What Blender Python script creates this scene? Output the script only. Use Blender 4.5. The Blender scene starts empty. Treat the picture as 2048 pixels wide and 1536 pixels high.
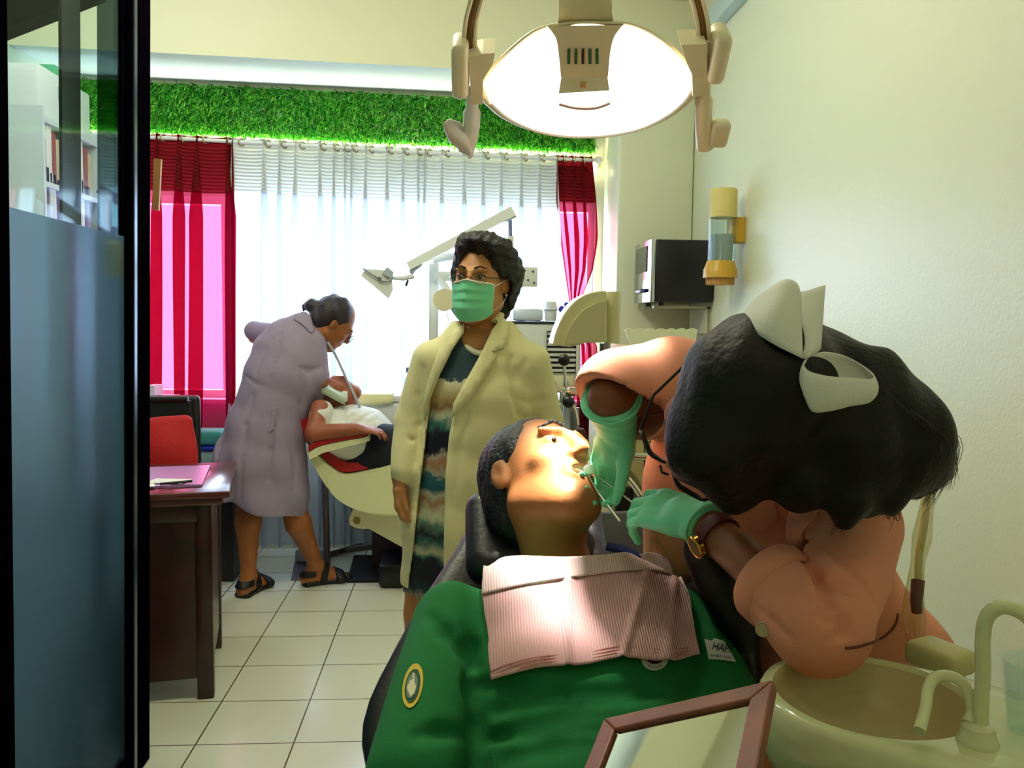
import bpy, bmesh, math, random
import numpy as np
from mathutils import Vector, Matrix
from mathutils.bvhtree import BVHTree
random.seed(7); np.random.seed(7)
SC = bpy.context.scene
COL = SC.collection
V = Vector
PI = math.pi

# ---------------------------------------------------------------- camera
F_PX = 1690.0
CAM = V((0, 0, 1.315))
_a = math.atan2(116, F_PX); _p = math.atan2(124, F_PX); _r = 0.012
_fw = V((math.sin(_a)*math.cos(_p), math.cos(_a)*math.cos(_p), -math.sin(_p)))
_rt = V((math.cos(_a), -math.sin(_a), 0)); _up = _rt.cross(_fw)
RT = _rt*math.cos(_r) + _up*math.sin(_r)
UP = _up*math.cos(_r) - _rt*math.sin(_r)
FW = _fw
def ray(px, py): return FW + RT*((px-1024)/F_PX) + UP*((768-py)/F_PX)
def P(px, py, Y):
    d = ray(px, py); return CAM + d*(Y/d.y)
def G(px, py, z=0.0):
    d = ray(px, py); return CAM + d*((z-CAM.z)/d.z)
def RP(px, py, p0, n):
    d = ray(px, py); return CAM + d*((p0-CAM).dot(n)/d.dot(n))
def RX(px, py, X):
    d = ray(px, py); return CAM + d*(X/d.x)
cam_d = bpy.data.cameras.new('camera'); cam = bpy.data.objects.new('camera', cam_d); COL.objects.link(cam)
cam_d.sensor_width = 36; cam_d.lens = 36*F_PX/2048; cam_d.clip_start = 0.02
m = Matrix.Identity(4)
for i in range(3):
    m[i][0] = RT[i]; m[i][1] = UP[i]; m[i][2] = -FW[i]; m[i][3] = CAM[i]
cam.matrix_world = m
SC.camera = cam

# ---------------------------------------------------------------- materials
def lin(c):
    return tuple(((x/255)/12.92 if x/255 <= .04045 else ((x/255+.055)/1.055)**2.4) for x in c[:3]) + (1,)
_mats = {}
def mat(name, col, rough=.6, metal=0, spec=.5, bump=None, vary=None, trans=0, alpha=1, sheen=0, coat=0, emit=None, sss=0):
    """procedural Principled; bump=(kind, scale, strength, dist); vary=(scale, amount, colour2)"""
    if name in _mats: return _mats[name]
    M = bpy.data.materials.new(name); M.use_nodes = True
    nt = M.node_tree; b = nt.nodes['Principled BSDF']
    b.inputs['Base Color'].default_value = lin(col)
    b.inputs['Roughness'].default_value = rough; b.inputs['Metallic'].default_value = metal
    b.inputs['Specular IOR Level'].default_value = spec
    b.inputs['Transmission Weight'].default_value = trans
    b.inputs['Alpha'].default_value = alpha
    b.inputs['Coat Weight'].default_value = coat; b.inputs['Coat Roughness'].default_value = .1
    if sheen:
        b.inputs['Sheen Weight'].default_value = sheen; b.inputs['Sheen Roughness'].default_value = .4
    if sss:
        b.inputs['Subsurface Weight'].default_value = sss; b.inputs['Subsurface Radius'].default_value = (.012, .004, .002)
        b.inputs['Subsurface Scale'].default_value = 1
    if emit:
        b.inputs['Emission Color'].default_value = lin(emit[0]); b.inputs['Emission Strength'].default_value = emit[1]
    tc = nt.nodes.new('ShaderNodeTexCoord')
    if bump:
        kind, sc, st = bump[:3]
        if kind == 'noise':
            t = nt.nodes.new('ShaderNodeTexNoise'); t.inputs['Scale'].default_value = sc; t.inputs['Detail'].default_value = 4
            out = t.outputs['Fac']
        elif kind.startswith('wave'):
            t = nt.nodes.new('ShaderNodeTexWave'); t.inputs['Scale'].default_value = sc; t.bands_direction = kind[4].upper()
            t.inputs['Distortion'].default_value = bump[3] if len(bump) > 3 else 0
            out = t.outputs['Fac']
        nt.links.new(tc.outputs['Object'], t.inputs['Vector'])
        bp = nt.nodes.new('ShaderNodeBump'); bp.inputs['Strength'].default_value = st; bp.inputs['Distance'].default_value = .01
        nt.links.new(out, bp.inputs['Height']); nt.links.new(bp.outputs['Normal'], b.inputs['Normal'])
    if vary:
        sc, amt, c2 = vary
        t = nt.nodes.new('ShaderNodeTexNoise'); t.inputs['Scale'].default_value = sc; t.inputs['Detail'].default_value = 3
        nt.links.new(tc.outputs['Object'], t.inputs['Vector'])
        r = nt.nodes.new('ShaderNodeMapRange'); r.inputs['From Min'].default_value = .35; r.inputs['From Max'].default_value = .65
        r.inputs['To Max'].default_value = amt
        nt.links.new(t.outputs['Fac'], r.inputs['Value'])
        mx = nt.nodes.new('ShaderNodeMix'); mx.data_type = 'RGBA'
        mx.inputs[6].default_value = lin(col); mx.inputs[7].default_value = lin(c2)
        nt.links.new(r.outputs['Result'], mx.inputs[0]); nt.links.new(mx.outputs[2], b.inputs['Base Color'])
    _mats[name] = M
    return M

# ---------------------------------------------------------------- objects
def link(o, parent=None, m=None):
    COL.objects.link(o)
    if m is not None: o.data.materials.append(m)
    if parent is not None: o.parent = parent; o.matrix_parent_inverse = parent_world(parent).inverted()
    return o
def parent_world(p):
    w = p.matrix_basis.copy()
    if p.parent: w = parent_world(p.parent) @ p.matrix_parent_inverse @ w
    return w
def tag(o, label, cat, group=None):
    o['label'] = label; o['category'] = cat
    if group: o['group'] = group
    return o
def struct(o): o['kind'] = 'structure'; return o
def thing(name, label, cat, loc, group=None):
    o = bpy.data.objects.new(name, None); o.location = loc; o.empty_display_size = .05
    COL.objects.link(o); return tag(o, label, cat, group)
def mesh(name, verts, faces, m=None, parent=None, smooth=True):
    me = bpy.data.meshes.new(name); me.from_pydata([tuple(v) for v in verts], [], [tuple(f) for f in faces]); me.update()
    if smooth: me.polygons.foreach_set('use_smooth', [True]*len(me.polygons))
    return link(bpy.data.objects.new(name, me), parent, m)
def npmesh(name, v, q, m=None, parent=None):
    me = bpy.data.meshes.new(name); me.vertices.add(len(v)); me.vertices.foreach_set('co', np.asarray(v, np.float32).ravel())
    k = q.shape[1]; me.loops.add(q.size); me.loops.foreach_set('vertex_index', q.astype(np.int32).ravel())
    me.polygons.add(len(q)); me.polygons.foreach_set('loop_start', np.arange(0, q.size, k, dtype=np.int32))
    me.update(calc_edges=True); me.validate()
    me.polygons.foreach_set('use_smooth', np.ones(len(me.polygons), bool))
    return link(bpy.data.objects.new(name, me), parent, m)

class MB:
    """collects shapes into one bmesh, then links it as ONE object"""
    def __init__(s): s.bm = bmesh.new()
    def box(s, c, size, rot=None, bev=0, seg=2):
        g = bmesh.ops.create_cube(s.bm, size=1)
        M4 = Matrix.Translation(V(c)) @ (rot.to_4x4() if rot is not None else Matrix.Identity(4)) @ Matrix.Diagonal(V((*size, 1)))
        if bev:
            bmesh.ops.scale(s.bm, verts=g['verts'], vec=V(size))
            ed = list({e for v in g['verts'] for e in v.link_edges})
            r = bmesh.ops.bevel(s.bm, geom=ed, offset=bev, segments=seg, affect='EDGES', profile=.5)
            vs = list({v for f in r['faces'] for v in f.verts} | {v for v in g['verts'] if v.is_valid})
            M4 = Matrix.Translation(V(c)) @ (rot.to_4x4() if rot is not None else Matrix.Identity(4))
            bmesh.ops.transform(s.bm, matrix=M4, verts=vs)
        else: bmesh.ops.transform(s.bm, matrix=M4, verts=g['verts'])
        return s
    def cyl(s, a, b, r1, r2=None, n=20, caps=True):
        a = V(a); b = V(b); r2 = r1 if r2 is None else r2
        return s.tube([a, b], [r1, r2], n, caps)
    def tube(s, pts, rad, n=10, caps=True, flat=1.0, updir=None):
        pts = [V(p) for p in pts]
        if not hasattr(rad, '__len__'): rad = [rad]*len(pts)
        rings = []; u = None
        for i, p in enumerate(pts):
            t = (pts[min(i+1, len(pts)-1)] - pts[max(i-1, 0)]).normalized()
            if u is None:
                u = V(updir) if updir else (V((0, 0, 1)) if abs(t.z) < .9 else V((1, 0, 0)))
            u = (u - t*u.dot(t)).normalized(); w = t.cross(u)
            rings.append([s.bm.verts.new(p + (u*math.cos(2*PI*k/n)*flat + w*math.sin(2*PI*k/n))*rad[i]) for k in range(n)])
        for A, B in zip(rings, rings[1:]):
            for k in range(n): s.bm.faces.new((A[k], A[(k+1) % n], B[(k+1) % n], B[k]))
        if caps:
            s.bm.faces.new(rings[0][::-1]); s.bm.faces.new(rings[-1])
        return s
    def sphere(s, c, r, scale=(1, 1, 1), rot=None, u=20, v=12):
        g = bmesh.ops.create_uvsphere(s.bm, u_segments=u, v_segments=v, radius=r)
        M4 = Matrix.Translation(V(c)) @ (rot.to_4x4() if rot is not None else Matrix.Identity(4)) @ Matrix.Diagonal(V((*scale, 1)))
        bmesh.ops.transform(s.bm, matrix=M4, verts=g['verts']); return s
    def lathe(s, c, prof, n=28, axis=None, sx=1, sy=1):
        """prof [(r,h)...] round axis through c"""
        R = (axis_rot(axis) if axis is not None else Matrix.Identity(3)); rings = []
        for r, h in prof:
            if r < 1e-5: rings.append([s.bm.verts.new(V(c) + R @ V((0, 0, h)))])
            else: rings.append([s.bm.verts.new(V(c) + R @ V((r*sx*math.cos(2*PI*k/n), r*sy*math.sin(2*PI*k/n), h))) for k in range(n)])
        for A, B in zip(rings, rings[1:]):
            for k in range(n):
                k2 = (k+1) % n
                if len(A) == 1 and len(B) == 1: continue
                if len(A) == 1: s.bm.faces.new((A[0], B[k], B[k2]))
                elif len(B) == 1: s.bm.faces.new((A[k], A[k2], B[0]))
                else: s.bm.faces.new((A[k], A[k2], B[k2], B[k]))
        return s
    def prism(s, poly, vec):
        """closed polygon of points extruded by vec"""
        a = [s.bm.verts.new(V(p)) for p in poly]; b = [s.bm.verts.new(V(p)+V(vec)) for p in poly]; n = len(poly)
        s.bm.faces.new(a); s.bm.faces.new(b[::-1])
        for i in range(n): s.bm.faces.new((a[i], b[i], b[(i+1) % n], a[(i+1) % n]))
        return s
    def quad(s, *pts): s.bm.faces.new([s.bm.verts.new(V(p)) for p in pts]); return s
    def torus(s, c, R, r, axis=(0, 0, 1), n=28, k=8, sx=1, sy=1):
        Q = axis_rot(axis); rings = []
        for i in range(n):
            a = 2*PI*i/n; rings.append([s.bm.verts.new(V(c) + Q @ V(((R+r*math.cos(2*PI*j/k))*math.cos(a)*sx, (R+r*math.cos(2*PI*j/k))*math.sin(a)*sy, r*math.sin(2*PI*j/k)))) for j in range(k)])
        for i in range(n):
            A = rings[i]; B = rings[(i+1) % n]
            for j in range(k): s.bm.faces.new((A[j], B[j], B[(j+1) % k], A[(j+1) % k]))
        return s
    def loft(s, rings, caps=True, closed=True):
        rr = [[s.bm.verts.new(V(p)) for p in r] for r in rings]; n = len(rr[0])
        for A, B in zip(rr, rr[1:]):
            for k in range(n if closed else n-1): s.bm.faces.new((A[k], A[(k+1) % n], B[(k+1) % n], B[k]))
        if caps and closed: s.bm.faces.new(rr[0][::-1]); s.bm.faces.new(rr[-1])
        return s
    def build(s, name, m=None, parent=None, smooth=True, solid=0, sub=0, angle=40):
        bmesh.ops.recalc_face_normals(s.bm, faces=s.bm.faces)
        me = bpy.data.meshes.new(name); s.bm.to_mesh(me); s.bm.free()
        o = bpy.data.objects.new(name, me)
        if smooth:
            me.polygons.foreach_set('use_smooth', [True]*len(me.polygons))
            if angle < 180 and not sub: me.set_sharp_from_angle(angle=math.radians(angle))
        if solid:
            k = o.modifiers.new('solid', 'SOLIDIFY'); k.thickness = solid; k.offset = 0
        if sub:
            k = o.modifiers.new('sub', 'SUBSURF'); k.levels = sub; k.render_levels = sub
        return link(o, parent, m)
def axis_rot(ax):
    return V((0, 0, 1)).rotation_difference(V(ax).normalized()).to_matrix()
def rotz(a): return Matrix.Rotation(a, 3, 'Z')
def frame(x, y, z):
    M3 = Matrix.Identity(3)
    for i in range(3): M3[i][0] = x[i]; M3[i][1] = y[i]; M3[i][2] = z[i]
    return M3
def ortho(y, z):
    """frame with exact y, z made square to it"""
    y = V(y).normalized(); z = V(z); z = (z - y*z.dot(y)).normalized(); return frame(y.cross(z), y, z)
def smooth_path(pts, n=8):
    pts = [V(p) for p in pts]; out = []
    for i in range(len(pts)-1):
        p0 = pts[max(i-1, 0)]; p1 = pts[i]; p2 = pts[i+1]; p3 = pts[min(i+2, len(pts)-1)]
        for k in range(n):
            t = k/n; out.append(.5*((2*p1) + (p2-p0)*t + (2*p0-5*p1+4*p2-p3)*t*t + (3*p1-p0-3*p2+p3)*t**3))
    out.append(pts[-1]); return out
def interp(x, xs, ys): return float(np.interp(x, xs, ys))

# ---------------------------------------------------------------- signed-distance sculpting
class Vol:
    def __init__(s, lo, hi, res):
        s.lo = np.array(lo, np.float32); s.res = res
        n = [int(math.ceil((hi[i]-lo[i])/res))+1 for i in range(3)]
        s.ax = [s.lo[i] + np.arange(n[i], dtype=np.float32)*res for i in range(3)]
        s.D = np.full(n, 1.0, np.float32)
    def _sl(s, lo, hi, pad):
        out = []
        for i in range(3):
            a = int(max(0, math.floor((lo[i]-pad-s.lo[i])/s.res))); b = int(min(len(s.ax[i]), math.ceil((hi[i]+pad-s.lo[i])/s.res)+1))
            if b <= a: return None
            out.append(slice(a, b))
        return tuple(out)
    def _ev(s, pr, sl):
        return pr[2](s.ax[0][sl[0]][:, None, None], s.ax[1][sl[1]][None, :, None], s.ax[2][sl[2]][None, None, :])
    def add(s, pr, k=.015):
        sl = s._sl(pr[0], pr[1], k+3*s.res)
        if sl is None: return s
        b = s._ev(pr, sl); a = s.D[sl]
        h = np.clip(.5+.5*(b-a)/k, 0, 1); s.D[sl] = b+(a-b)*h-k*h*(1-h); return s
    def sub(s, pr, k=.006):
        sl = s._sl(pr[0], pr[1], k+3*s.res)
        if sl is None: return s
        b = -s._ev(pr, sl); a = s.D[sl]
        h = np.clip(.5-.5*(b-a)/k, 0, 1); s.D[sl] = b+(a-b)*h+k*h*(1-h); return s
    def warp(s, fn):
        s.D += np.where(np.abs(s.D) < .06, fn(s.ax[0][:, None, None], s.ax[1][None, :, None], s.ax[2][None, None, :]), 0).astype(np.float32); return s
    def cut(s, fn):
        s.D = np.maximum(s.D, fn(s.ax[0][:, None, None], s.ax[1][None, :, None], s.ax[2][None, None, :])).astype(np.float32); return s
    def smooth(s, it=1):
        for _ in range(it):
            D = s.D
            for ax in range(3):
                E = D.copy(); n = D.shape[ax]
                i0 = [slice(None)]*3; i1 = [slice(None)]*3; im = [slice(None)]*3
                i0[ax] = slice(0, n-2); i1[ax] = slice(2, n); im[ax] = slice(1, n-1)
                E[tuple(im)] = .5*D[tuple(im)] + .25*(D[tuple(i0)]+D[tuple(i1)]); D = E
            s.D = D
        return s
    def surf(s):
        D = s.D
        D[0] = D[-1] = 1; D[:, 0] = D[:, -1] = 1; D[:, :, 0] = D[:, :, -1] = 1
        ins = D < 0; nx, ny, nz = D.shape
        cnt = np.zeros((nx-1, ny-1, nz-1), np.int8)
        offs = [(i, j, k) for i in (0, 1) for j in (0, 1) for k in (0, 1)]
        for i, j, k in offs: cnt += ins[i:nx-1+i, j:ny-1+j, k:nz-1+k]
        act = np.argwhere((cnt > 0) & (cnt < 8))
        idx = np.full(cnt.shape, -1, np.int64); idx[act[:, 0], act[:, 1], act[:, 2]] = np.arange(len(act))
        val = np.stack([D[act[:, 0]+i, act[:, 1]+j, act[:, 2]+k] for i, j, k in offs], 1)
        pos = np.zeros((len(act), 3), np.float32); num = np.zeros(len(act), np.float32); O = np.array(offs, np.float32)
        for a in range(8):
            for b in range(a+1, 8):
                if np.abs(O[a]-O[b]).sum() != 1: continue
                va = val[:, a]; vb = val[:, b]; mk = (va < 0) != (vb < 0)
                t = np.where(mk, va/np.where(mk, va-vb, 1), 0)
                pos += np.where(mk[:, None], O[a]+(O[b]-O[a])*t[:, None], 0); num += mk
        vs = s.lo + (act + pos/num[:, None])*s.res
        qs = []
        for ax in range(3):
            A = ins[:-1] if ax == 0 else ins[:, :-1] if ax == 1 else ins[:, :, :-1]
            B = ins[1:] if ax == 0 else ins[:, 1:] if ax == 1 else ins[:, :, 1:]
            e = np.argwhere(A != B); o1, o2 = [(1, 2), (2, 0), (0, 1)][ax]
            fl = A[e[:, 0], e[:, 1], e[:, 2]]
            c = []
            for d1, d2 in ((0, 0), (1, 0), (1, 1), (0, 1)):
                q = e.copy(); q[:, o1] -= d1; q[:, o2] -= d2; c.append(idx[q[:, 0], q[:, 1], q[:, 2]])
            c = np.stack(c, 1); c[fl] = c[fl][:, ::-1]; qs.append(c[:, ::-1])
        return vs, np.concatenate(qs)
    def build(s, name, m, parent=None, relax=0):
        v, q = s.surf()
        for _ in range(relax):
            acc = np.zeros_like(v); n = np.zeros(len(v), np.float32)
            for i in range(4):
                a = q[:, i]; b = q[:, (i+1) % 4]
                np.add.at(acc, a, v[b]); np.add.at(n, a, 1); np.add.at(acc, b, v[a]); np.add.at(n, b, 1)
            v = .5*v + .5*acc/np.maximum(n, 1)[:, None]
        o = npmesh(name, v, q, m, parent); o['_v'] = len(v)
        BV[o.name] = (v, q); return o
BV = {}
def bvh(o):
    del_v, q = BV[o.name]
    return BVHTree.FromPolygons([tuple(map(float, x)) for x in del_v], [tuple(map(int, x)) for x in q])

def _n(v): return np.array(v, np.float32)
def rc(a, b, ra, rb=None):
    rb = ra if rb is None else rb; a = _n(a); b = _n(b); ba = b-a; l2 = float(ba@ba)+1e-12; r = max(ra, rb)
    def f(x, y, z):
        px = x-a[0]; py = y-a[1]; pz = z-a[2]
        t = np.clip((px*ba[0]+py*ba[1]+pz*ba[2])/l2, 0, 1)
        return np.sqrt((px-t*ba[0])**2+(py-t*ba[1])**2+(pz-t*ba[2])**2) - (ra+(rb-ra)*t)
    return (np.minimum(a, b)-r, np.maximum(a, b)+r, f)
def erc(a, b, A, B, u):
    """capsule with elliptic cross-section: A=(ru,rv) at a, B at b; u the direction of ru"""
    a = _n(a); b = _n(b); ba = b-a; L = float(np.sqrt(ba@ba))+1e-9; w = ba/L; u = _n(u); u = u-w*(u@w); u = u/np.sqrt(u@u); v = np.cross(w, u)
    r = max(*A, *B)
    def f(x, y, z):
        px = x-a[0]; py = y-a[1]; pz = z-a[2]
        s = px*w[0]+py*w[1]+pz*w[2]; t = np.clip(s/L, 0, 1); ex = s-t*L
        pu = px*u[0]+py*u[1]+pz*u[2]; pv = px*v[0]+py*v[1]+pz*v[2]
        ru = A[0]+(B[0]-A[0])*t; rv = A[1]+(B[1]-A[1])*t; m = np.minimum(ru, rv)
        k = np.sqrt((pu/ru)**2+(pv/rv)**2+(ex/m)**2)
        return (k-1)*m*np.where(k > 1, 1, 1)
    return (np.minimum(a, b)-r, np.maximum(a, b)+r, f)
def el(c, r, R=None):
    c = _n(c); r = _n(r); Q = np.array(R, np.float32) if R is not None else np.eye(3, dtype=np.float32); m = float(max(r))
    def f(x, y, z):
        px = x-c[0]; py = y-c[1]; pz = z-c[2]; q = []
        for i in range(3): q.append(px*Q[0, i]+py*Q[1, i]+pz*Q[2, i])
        k0 = np.sqrt((q[0]/r[0])**2+(q[1]/r[1])**2+(q[2]/r[2])**2)
        k1 = np.sqrt((q[0]/r[0]**2)**2+(q[1]/r[1]**2)**2+(q[2]/r[2]**2)**2)+1e-9
        return k0*(k0-1)/k1
    ext = np.abs(Q)@r
    return (c-ext, c+ext, f)
def bx(c, h, R=None, rd=.004):
    c = _n(c); h = _n(h)-rd; Q = np.array(R, np.float32) if R is not None else np.eye(3, dtype=np.float32); m = float(np.sqrt((h**2).sum()))+rd
    def f(x, y, z):
        px = x-c[0]; py = y-c[1]; pz = z-c[2]; q = []
        for i in range(3): q.append(np.abs(px*Q[0, i]+py*Q[1, i]+pz*Q[2, i])-h[i])
        return np.sqrt(np.maximum(q[0], 0)**2+np.maximum(q[1], 0)**2+np.maximum(q[2], 0)**2)+np.minimum(np.maximum(np.maximum(q[0], q[1]), q[2]), 0)-rd
    return (c-m, c+m, f)
def chain(vol, secs, u, k=.02):
    """secs [(point, ru, rv)...]"""
    for (a, ra, rva), (b, rb, rvb) in zip(secs, secs[1:]): vol.add(erc(a, b, (ra, rva), (rb, rvb), u), k)

class Fr:
    """a local frame: x (side), y (front), z (up)"""
    def __init__(s, o, R, sc=1): s.o = V(o); s.R = R; s.s = sc
    def p(s, x, y, z): return s.o + s.R @ V((x, y, z))*s.s
    def el(s, c, r, R2=None): return el(s.p(*c), [q*s.s for q in r], s.R @ R2 if R2 is not None else s.R)
    def rc(s, a, b, ra, rb=None): return rc(s.p(*a), s.p(*b), ra*s.s, (ra if rb is None else rb)*s.s)

def head_sdf(vol, f, nose=1, mouth_open=0, ears=True, neck=None):
    A = vol.add
    A(f.el((0, -.018, .035), (.076, .094, .092)), .02)
    A(f.el((0, .02, -.02), (.066, .074, .085)), .03)
    A(f.el((0, .03, -.065), (.052, .058, .055)), .03)
    A(f.el((0, .066, -.1), (.026, .024, .022)), .03)
    for s in (-1, 1):
        A(f.rc((s*.055, -.005, -.06), (s*.02, .06, -.1), .02, .02), .03)
        A(f.el((s*.042, .062, -.022), (.022, .02, .018)), .02)
        vol.sub(f.el((s*.031, .098, .012), (.019, .016, .011)), .014)
        A(f.rc((s*.014, .092, .031), (s*.047, .078, .033), .007, .006), .012)
        A(f.el((s*.031, .078, .009), (.0145, .0115, .0105)), .003)
        if ears:
            A(f.el((s*.079, -.012, .0), (.009, .018, .031), Matrix.Rotation(s*.35, 3, 'Z')), .008)
            vol.sub(f.el((s*.088, -.008, .004), (.006, .009, .017)), .004)
    A(f.rc((0, .093, .022), (0, .112, -.024), .008, .0125), .012)
    for s in (-1, 1): A(f.el((s*.012, .1, -.03), (.009, .011, .008)), .007)
    A(f.el((0, .088, -.056), (.026, .012, .016)), .014)
    if mouth_open:
        A(f.rc((-.02, .09, -.05), (.02, .09, -.05), .006), .008)
        A(f.rc((-.018, .088, -.05-.02*mouth_open), (.018, .088, -.05-.02*mouth_open), .007), .008)
        vol.sub(f.el((0, .1, -.05-.01*mouth_open), (.019, .02, .004+.008*mouth_open)), .004)
    else:
        A(f.rc((-.019, .094, -.054), (.019, .094, -.054), .0045), .005)
        A(f.rc((-.016, .094, -.063), (.016, .094, -.063), .0055), .005)

def hand_sdf(vol, w, d, n, side, curl=(.3, .4, .3), spread=.0, sc=1.0, thumb=(.55, .75, .25), curls=None, k=.005):
    """w wrist, d finger direction, n palm normal, side: direction of the thumb"""
    d = V(d).normalized(); n = V(n); n = (n-d*n.dot(d)).normalized(); t = d.cross(n)
    if t.dot(V(side)) < 0: t = -t
    w = V(w)
    vol.add(erc(w-d*.01*sc, w+d*.03*sc, (.024*sc, .019*sc), (.033*sc, .018*sc), t), .012)
    vol.add(erc(w+d*.03*sc, w+d*.078*sc, (.034*sc, .018*sc), (.037*sc, .0125*sc), t), .012)
    L = (.074, .082, .076, .06); off = (.029, .0095, -.0105, -.029); base = (.082, .088, .084, .075); rad = (.0092, .0095, .009, .008)
    tips = []
    for i in range(4):
        p = w+d*base[i]*sc+t*off[i]*sc-n*.001; ang = 0; dd = (d+t*spread*(1.5-i)).normalized(); cs = curls[i] if curls else curl
        r = rad[i]*sc; prev = w+d*(base[i]-.03)*sc+t*off[i]*.9*sc
        vol.add(rc(prev, p, r*1.1, r*1.05), .008*sc)
        for j, fr in enumerate((.45, .3, .25)):
            ang += cs[j]; q = p+(dd*math.cos(ang)+n*math.sin(ang))*L[i]*fr*sc
            vol.add(rc(p, q, r*(1.02-.08*j), r*(.95-.1*j)), k if j else k); p = q
        tips.append(p)
    b = w+d*.018*sc+t*.022*sc+n*.006*sc; dd = (t*thumb[0]+d*thumb[1]+n*thumb[2]).normalized()
    m1 = b+dd*.042*sc; d2 = (dd+d*.35+n*.1).normalized(); m2 = m1+d2*.034*sc; d3 = (d2+d*.2+n*.15-t*.1).normalized(); m3 = m2+d3*.024*sc
    vol.add(rc(b, m1, .014*sc, .011*sc), .01); vol.add(rc(m1, m2, .0105*sc, .0095*sc), .004); vol.add(rc(m2, m3, .0095*sc, .0075*sc), .004)
    tips.append(m3); return tips

def foot_sdf(vol, ankle, toe_dir, L=.23, k=.02):
    d = V(toe_dir).normalized(); a = V(ankle); g = V((a.x, a.y, .0))
    s = d.cross(V((0, 0, 1)))
    heel = g-d*.045+V((0, 0, .032)); ball = g+d*(L-.115)+V((0, 0, .024)); toe = g+d*(L-.07)+V((0, 0, .017))
    vol.add(rc(a, heel, .034, .03), k); vol.add(rc(a+V((0, 0, -.01)), ball, .034, .026), k)
    vol.add(erc(heel, ball, (.03, .028), (.043, .02), s), k); vol.add(erc(ball, toe, (.043, .02), (.034, .014), s), k)

def pip(poly, x, y):
    c = False; n = len(poly)
    for i in range(n):
        x1, y1 = poly[i]; x2, y2 = poly[(i+1) % n]
        if (y1 > y) != (y2 > y) and x < (x2-x1)*(y-y1)/(y2-y1)+x1: c = not c
    return c
def drape_pts(tree, pts, off, fall=None):
    """points seen at pixels pts laid onto a surface, off metres above it"""
    out = []; bad = []
    for px, py in pts:
        d = ray(px, py).normalized(); loc, nor, i, ds = tree.ray_cast(CAM, d)
        if loc is None: out.append(None); bad.append(len(out)-1); continue
        if nor.dot(d) > 0: nor = -nor
        out.append((loc, loc+nor*off))
    good = [i for i in range(len(out)) if out[i] is not None]
    if not good:
        for i in bad:
            c = [(tree.find_nearest(P(*pts[i], Y/40)), Y/40) for Y in range(12, 190, 2)]
            b = min(c, key=lambda t: t[0][3]); out[i] = (None, P(*pts[i], b[0][0].y-off))
        return [o[1] for o in out]
    for i in bad:
        j = min(good, key=lambda q: (pts[q][0]-pts[i][0])**2+(pts[q][1]-pts[i][1])**2)
        pl = out[j][1]; out[i] = (None, CAM+ray(*pts[i])*((pl-CAM).dot(FW)))
    return [o[1] for o in out]
def drape(name, tree, poly, off, thick, m, parent, cuts=3, relax=2, step=None):
    bm = bmesh.new(); f = bm.faces.new([bm.verts.new((x, y, 0)) for x, y in poly])
    bmesh.ops.triangulate(bm, faces=[f])
    xs = [p[0] for p in poly]; ys = [p[1] for p in poly]; st = step or max(max(xs)-min(xs), max(ys)-min(ys))/14
    for _ in range(6):
        ed = [e for e in bm.edges if e.calc_length() > st*1.5]
        if not ed: break
        bmesh.ops.subdivide_edges(bm, edges=ed, cuts=1); bmesh.ops.triangulate(bm, faces=bm.faces)
    vs = list(bm.verts); pts = drape_pts(tree, [(v.co.x, v.co.y) for v in vs], off)
    for v, p in zip(vs, pts): v.co = p
    for _ in range(relax): bmesh.ops.smooth_vert(bm, verts=[v for v in vs if not v.is_boundary], factor=.5, use_axis_x=True, use_axis_y=True, use_axis_z=True)
    for f in bm.faces:
        f.normal_update()
    me = bpy.data.meshes.new(name); bm.normal_update()
    if sum((f.normal.dot(CAM-f.calc_center_median())) for f in bm.faces) < 0: bmesh.ops.reverse_faces(bm, faces=bm.faces)
    bm.to_mesh(me); bm.free(); me.polygons.foreach_set('use_smooth', [True]*len(me.polygons))
    o = bpy.data.objects.new(name, me)
    if thick: k = o.modifiers.new('solid', 'SOLIDIFY'); k.thickness = thick; k.offset = -1
    return link(o, parent, m)
def text_verts(s, res=3):
    c = bpy.data.curves.new('t', 'FONT'); c.body = s; c.align_x = 'CENTER'; c.align_y = 'CENTER'; c.resolution_u = res
    o = bpy.data.objects.new('t', c); COL.objects.link(o); bpy.context.view_layer.update()
    me = o.evaluated_get(bpy.context.evaluated_depsgraph_get()).to_mesh()
    vs = [(v.co.x, v.co.y) for v in me.vertices]; fs = [tuple(p.vertices) for p in me.polygons]
    o.to_mesh_clear(); bpy.data.objects.remove(o); bpy.data.curves.remove(c)
    return vs, fs
def strands(name, paths, r, m, parent=None):
    mb = MB()
    for p in paths: mb.tube(p, [r*(1-.75*i/(len(p)-1)) for i in range(len(p))], 3, caps=False)
    return mb.build(name, m, parent, angle=180)
def snoise(x, y, z, f=1, seed=0):
    """cheap smooth sum-of-sines noise, about -1..1"""
    r = np.random.RandomState(seed); o = 0
    for i in range(5):
        k = r.randn(3)*f; o = o+np.sin(x*k[0]+y*k[1]+z*k[2]+r.rand()*6.28)
    return o/3
def _hit(s, px, py):
    d = ray(px, py); 
    n = max(s.D.shape)*4; y0 = float(s.ax[1][0]); y1 = float(s.ax[1][-1])
    ys = np.linspace(y0, y1, n); t = ys/d.y
    pts = np.array(CAM)[None]+np.array(d)[None]*t[:, None]
    ii = np.rint((pts-s.lo)/s.res).astype(int); ok = np.all((ii >= 0) & (ii < np.array(s.D.shape)), 1)
    idx = np.where(ok)[0]
    for i in idx:
        if s.D[tuple(ii[i])] < 0: return V(pts[i])
    return None
Vol.hit = _hit
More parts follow.
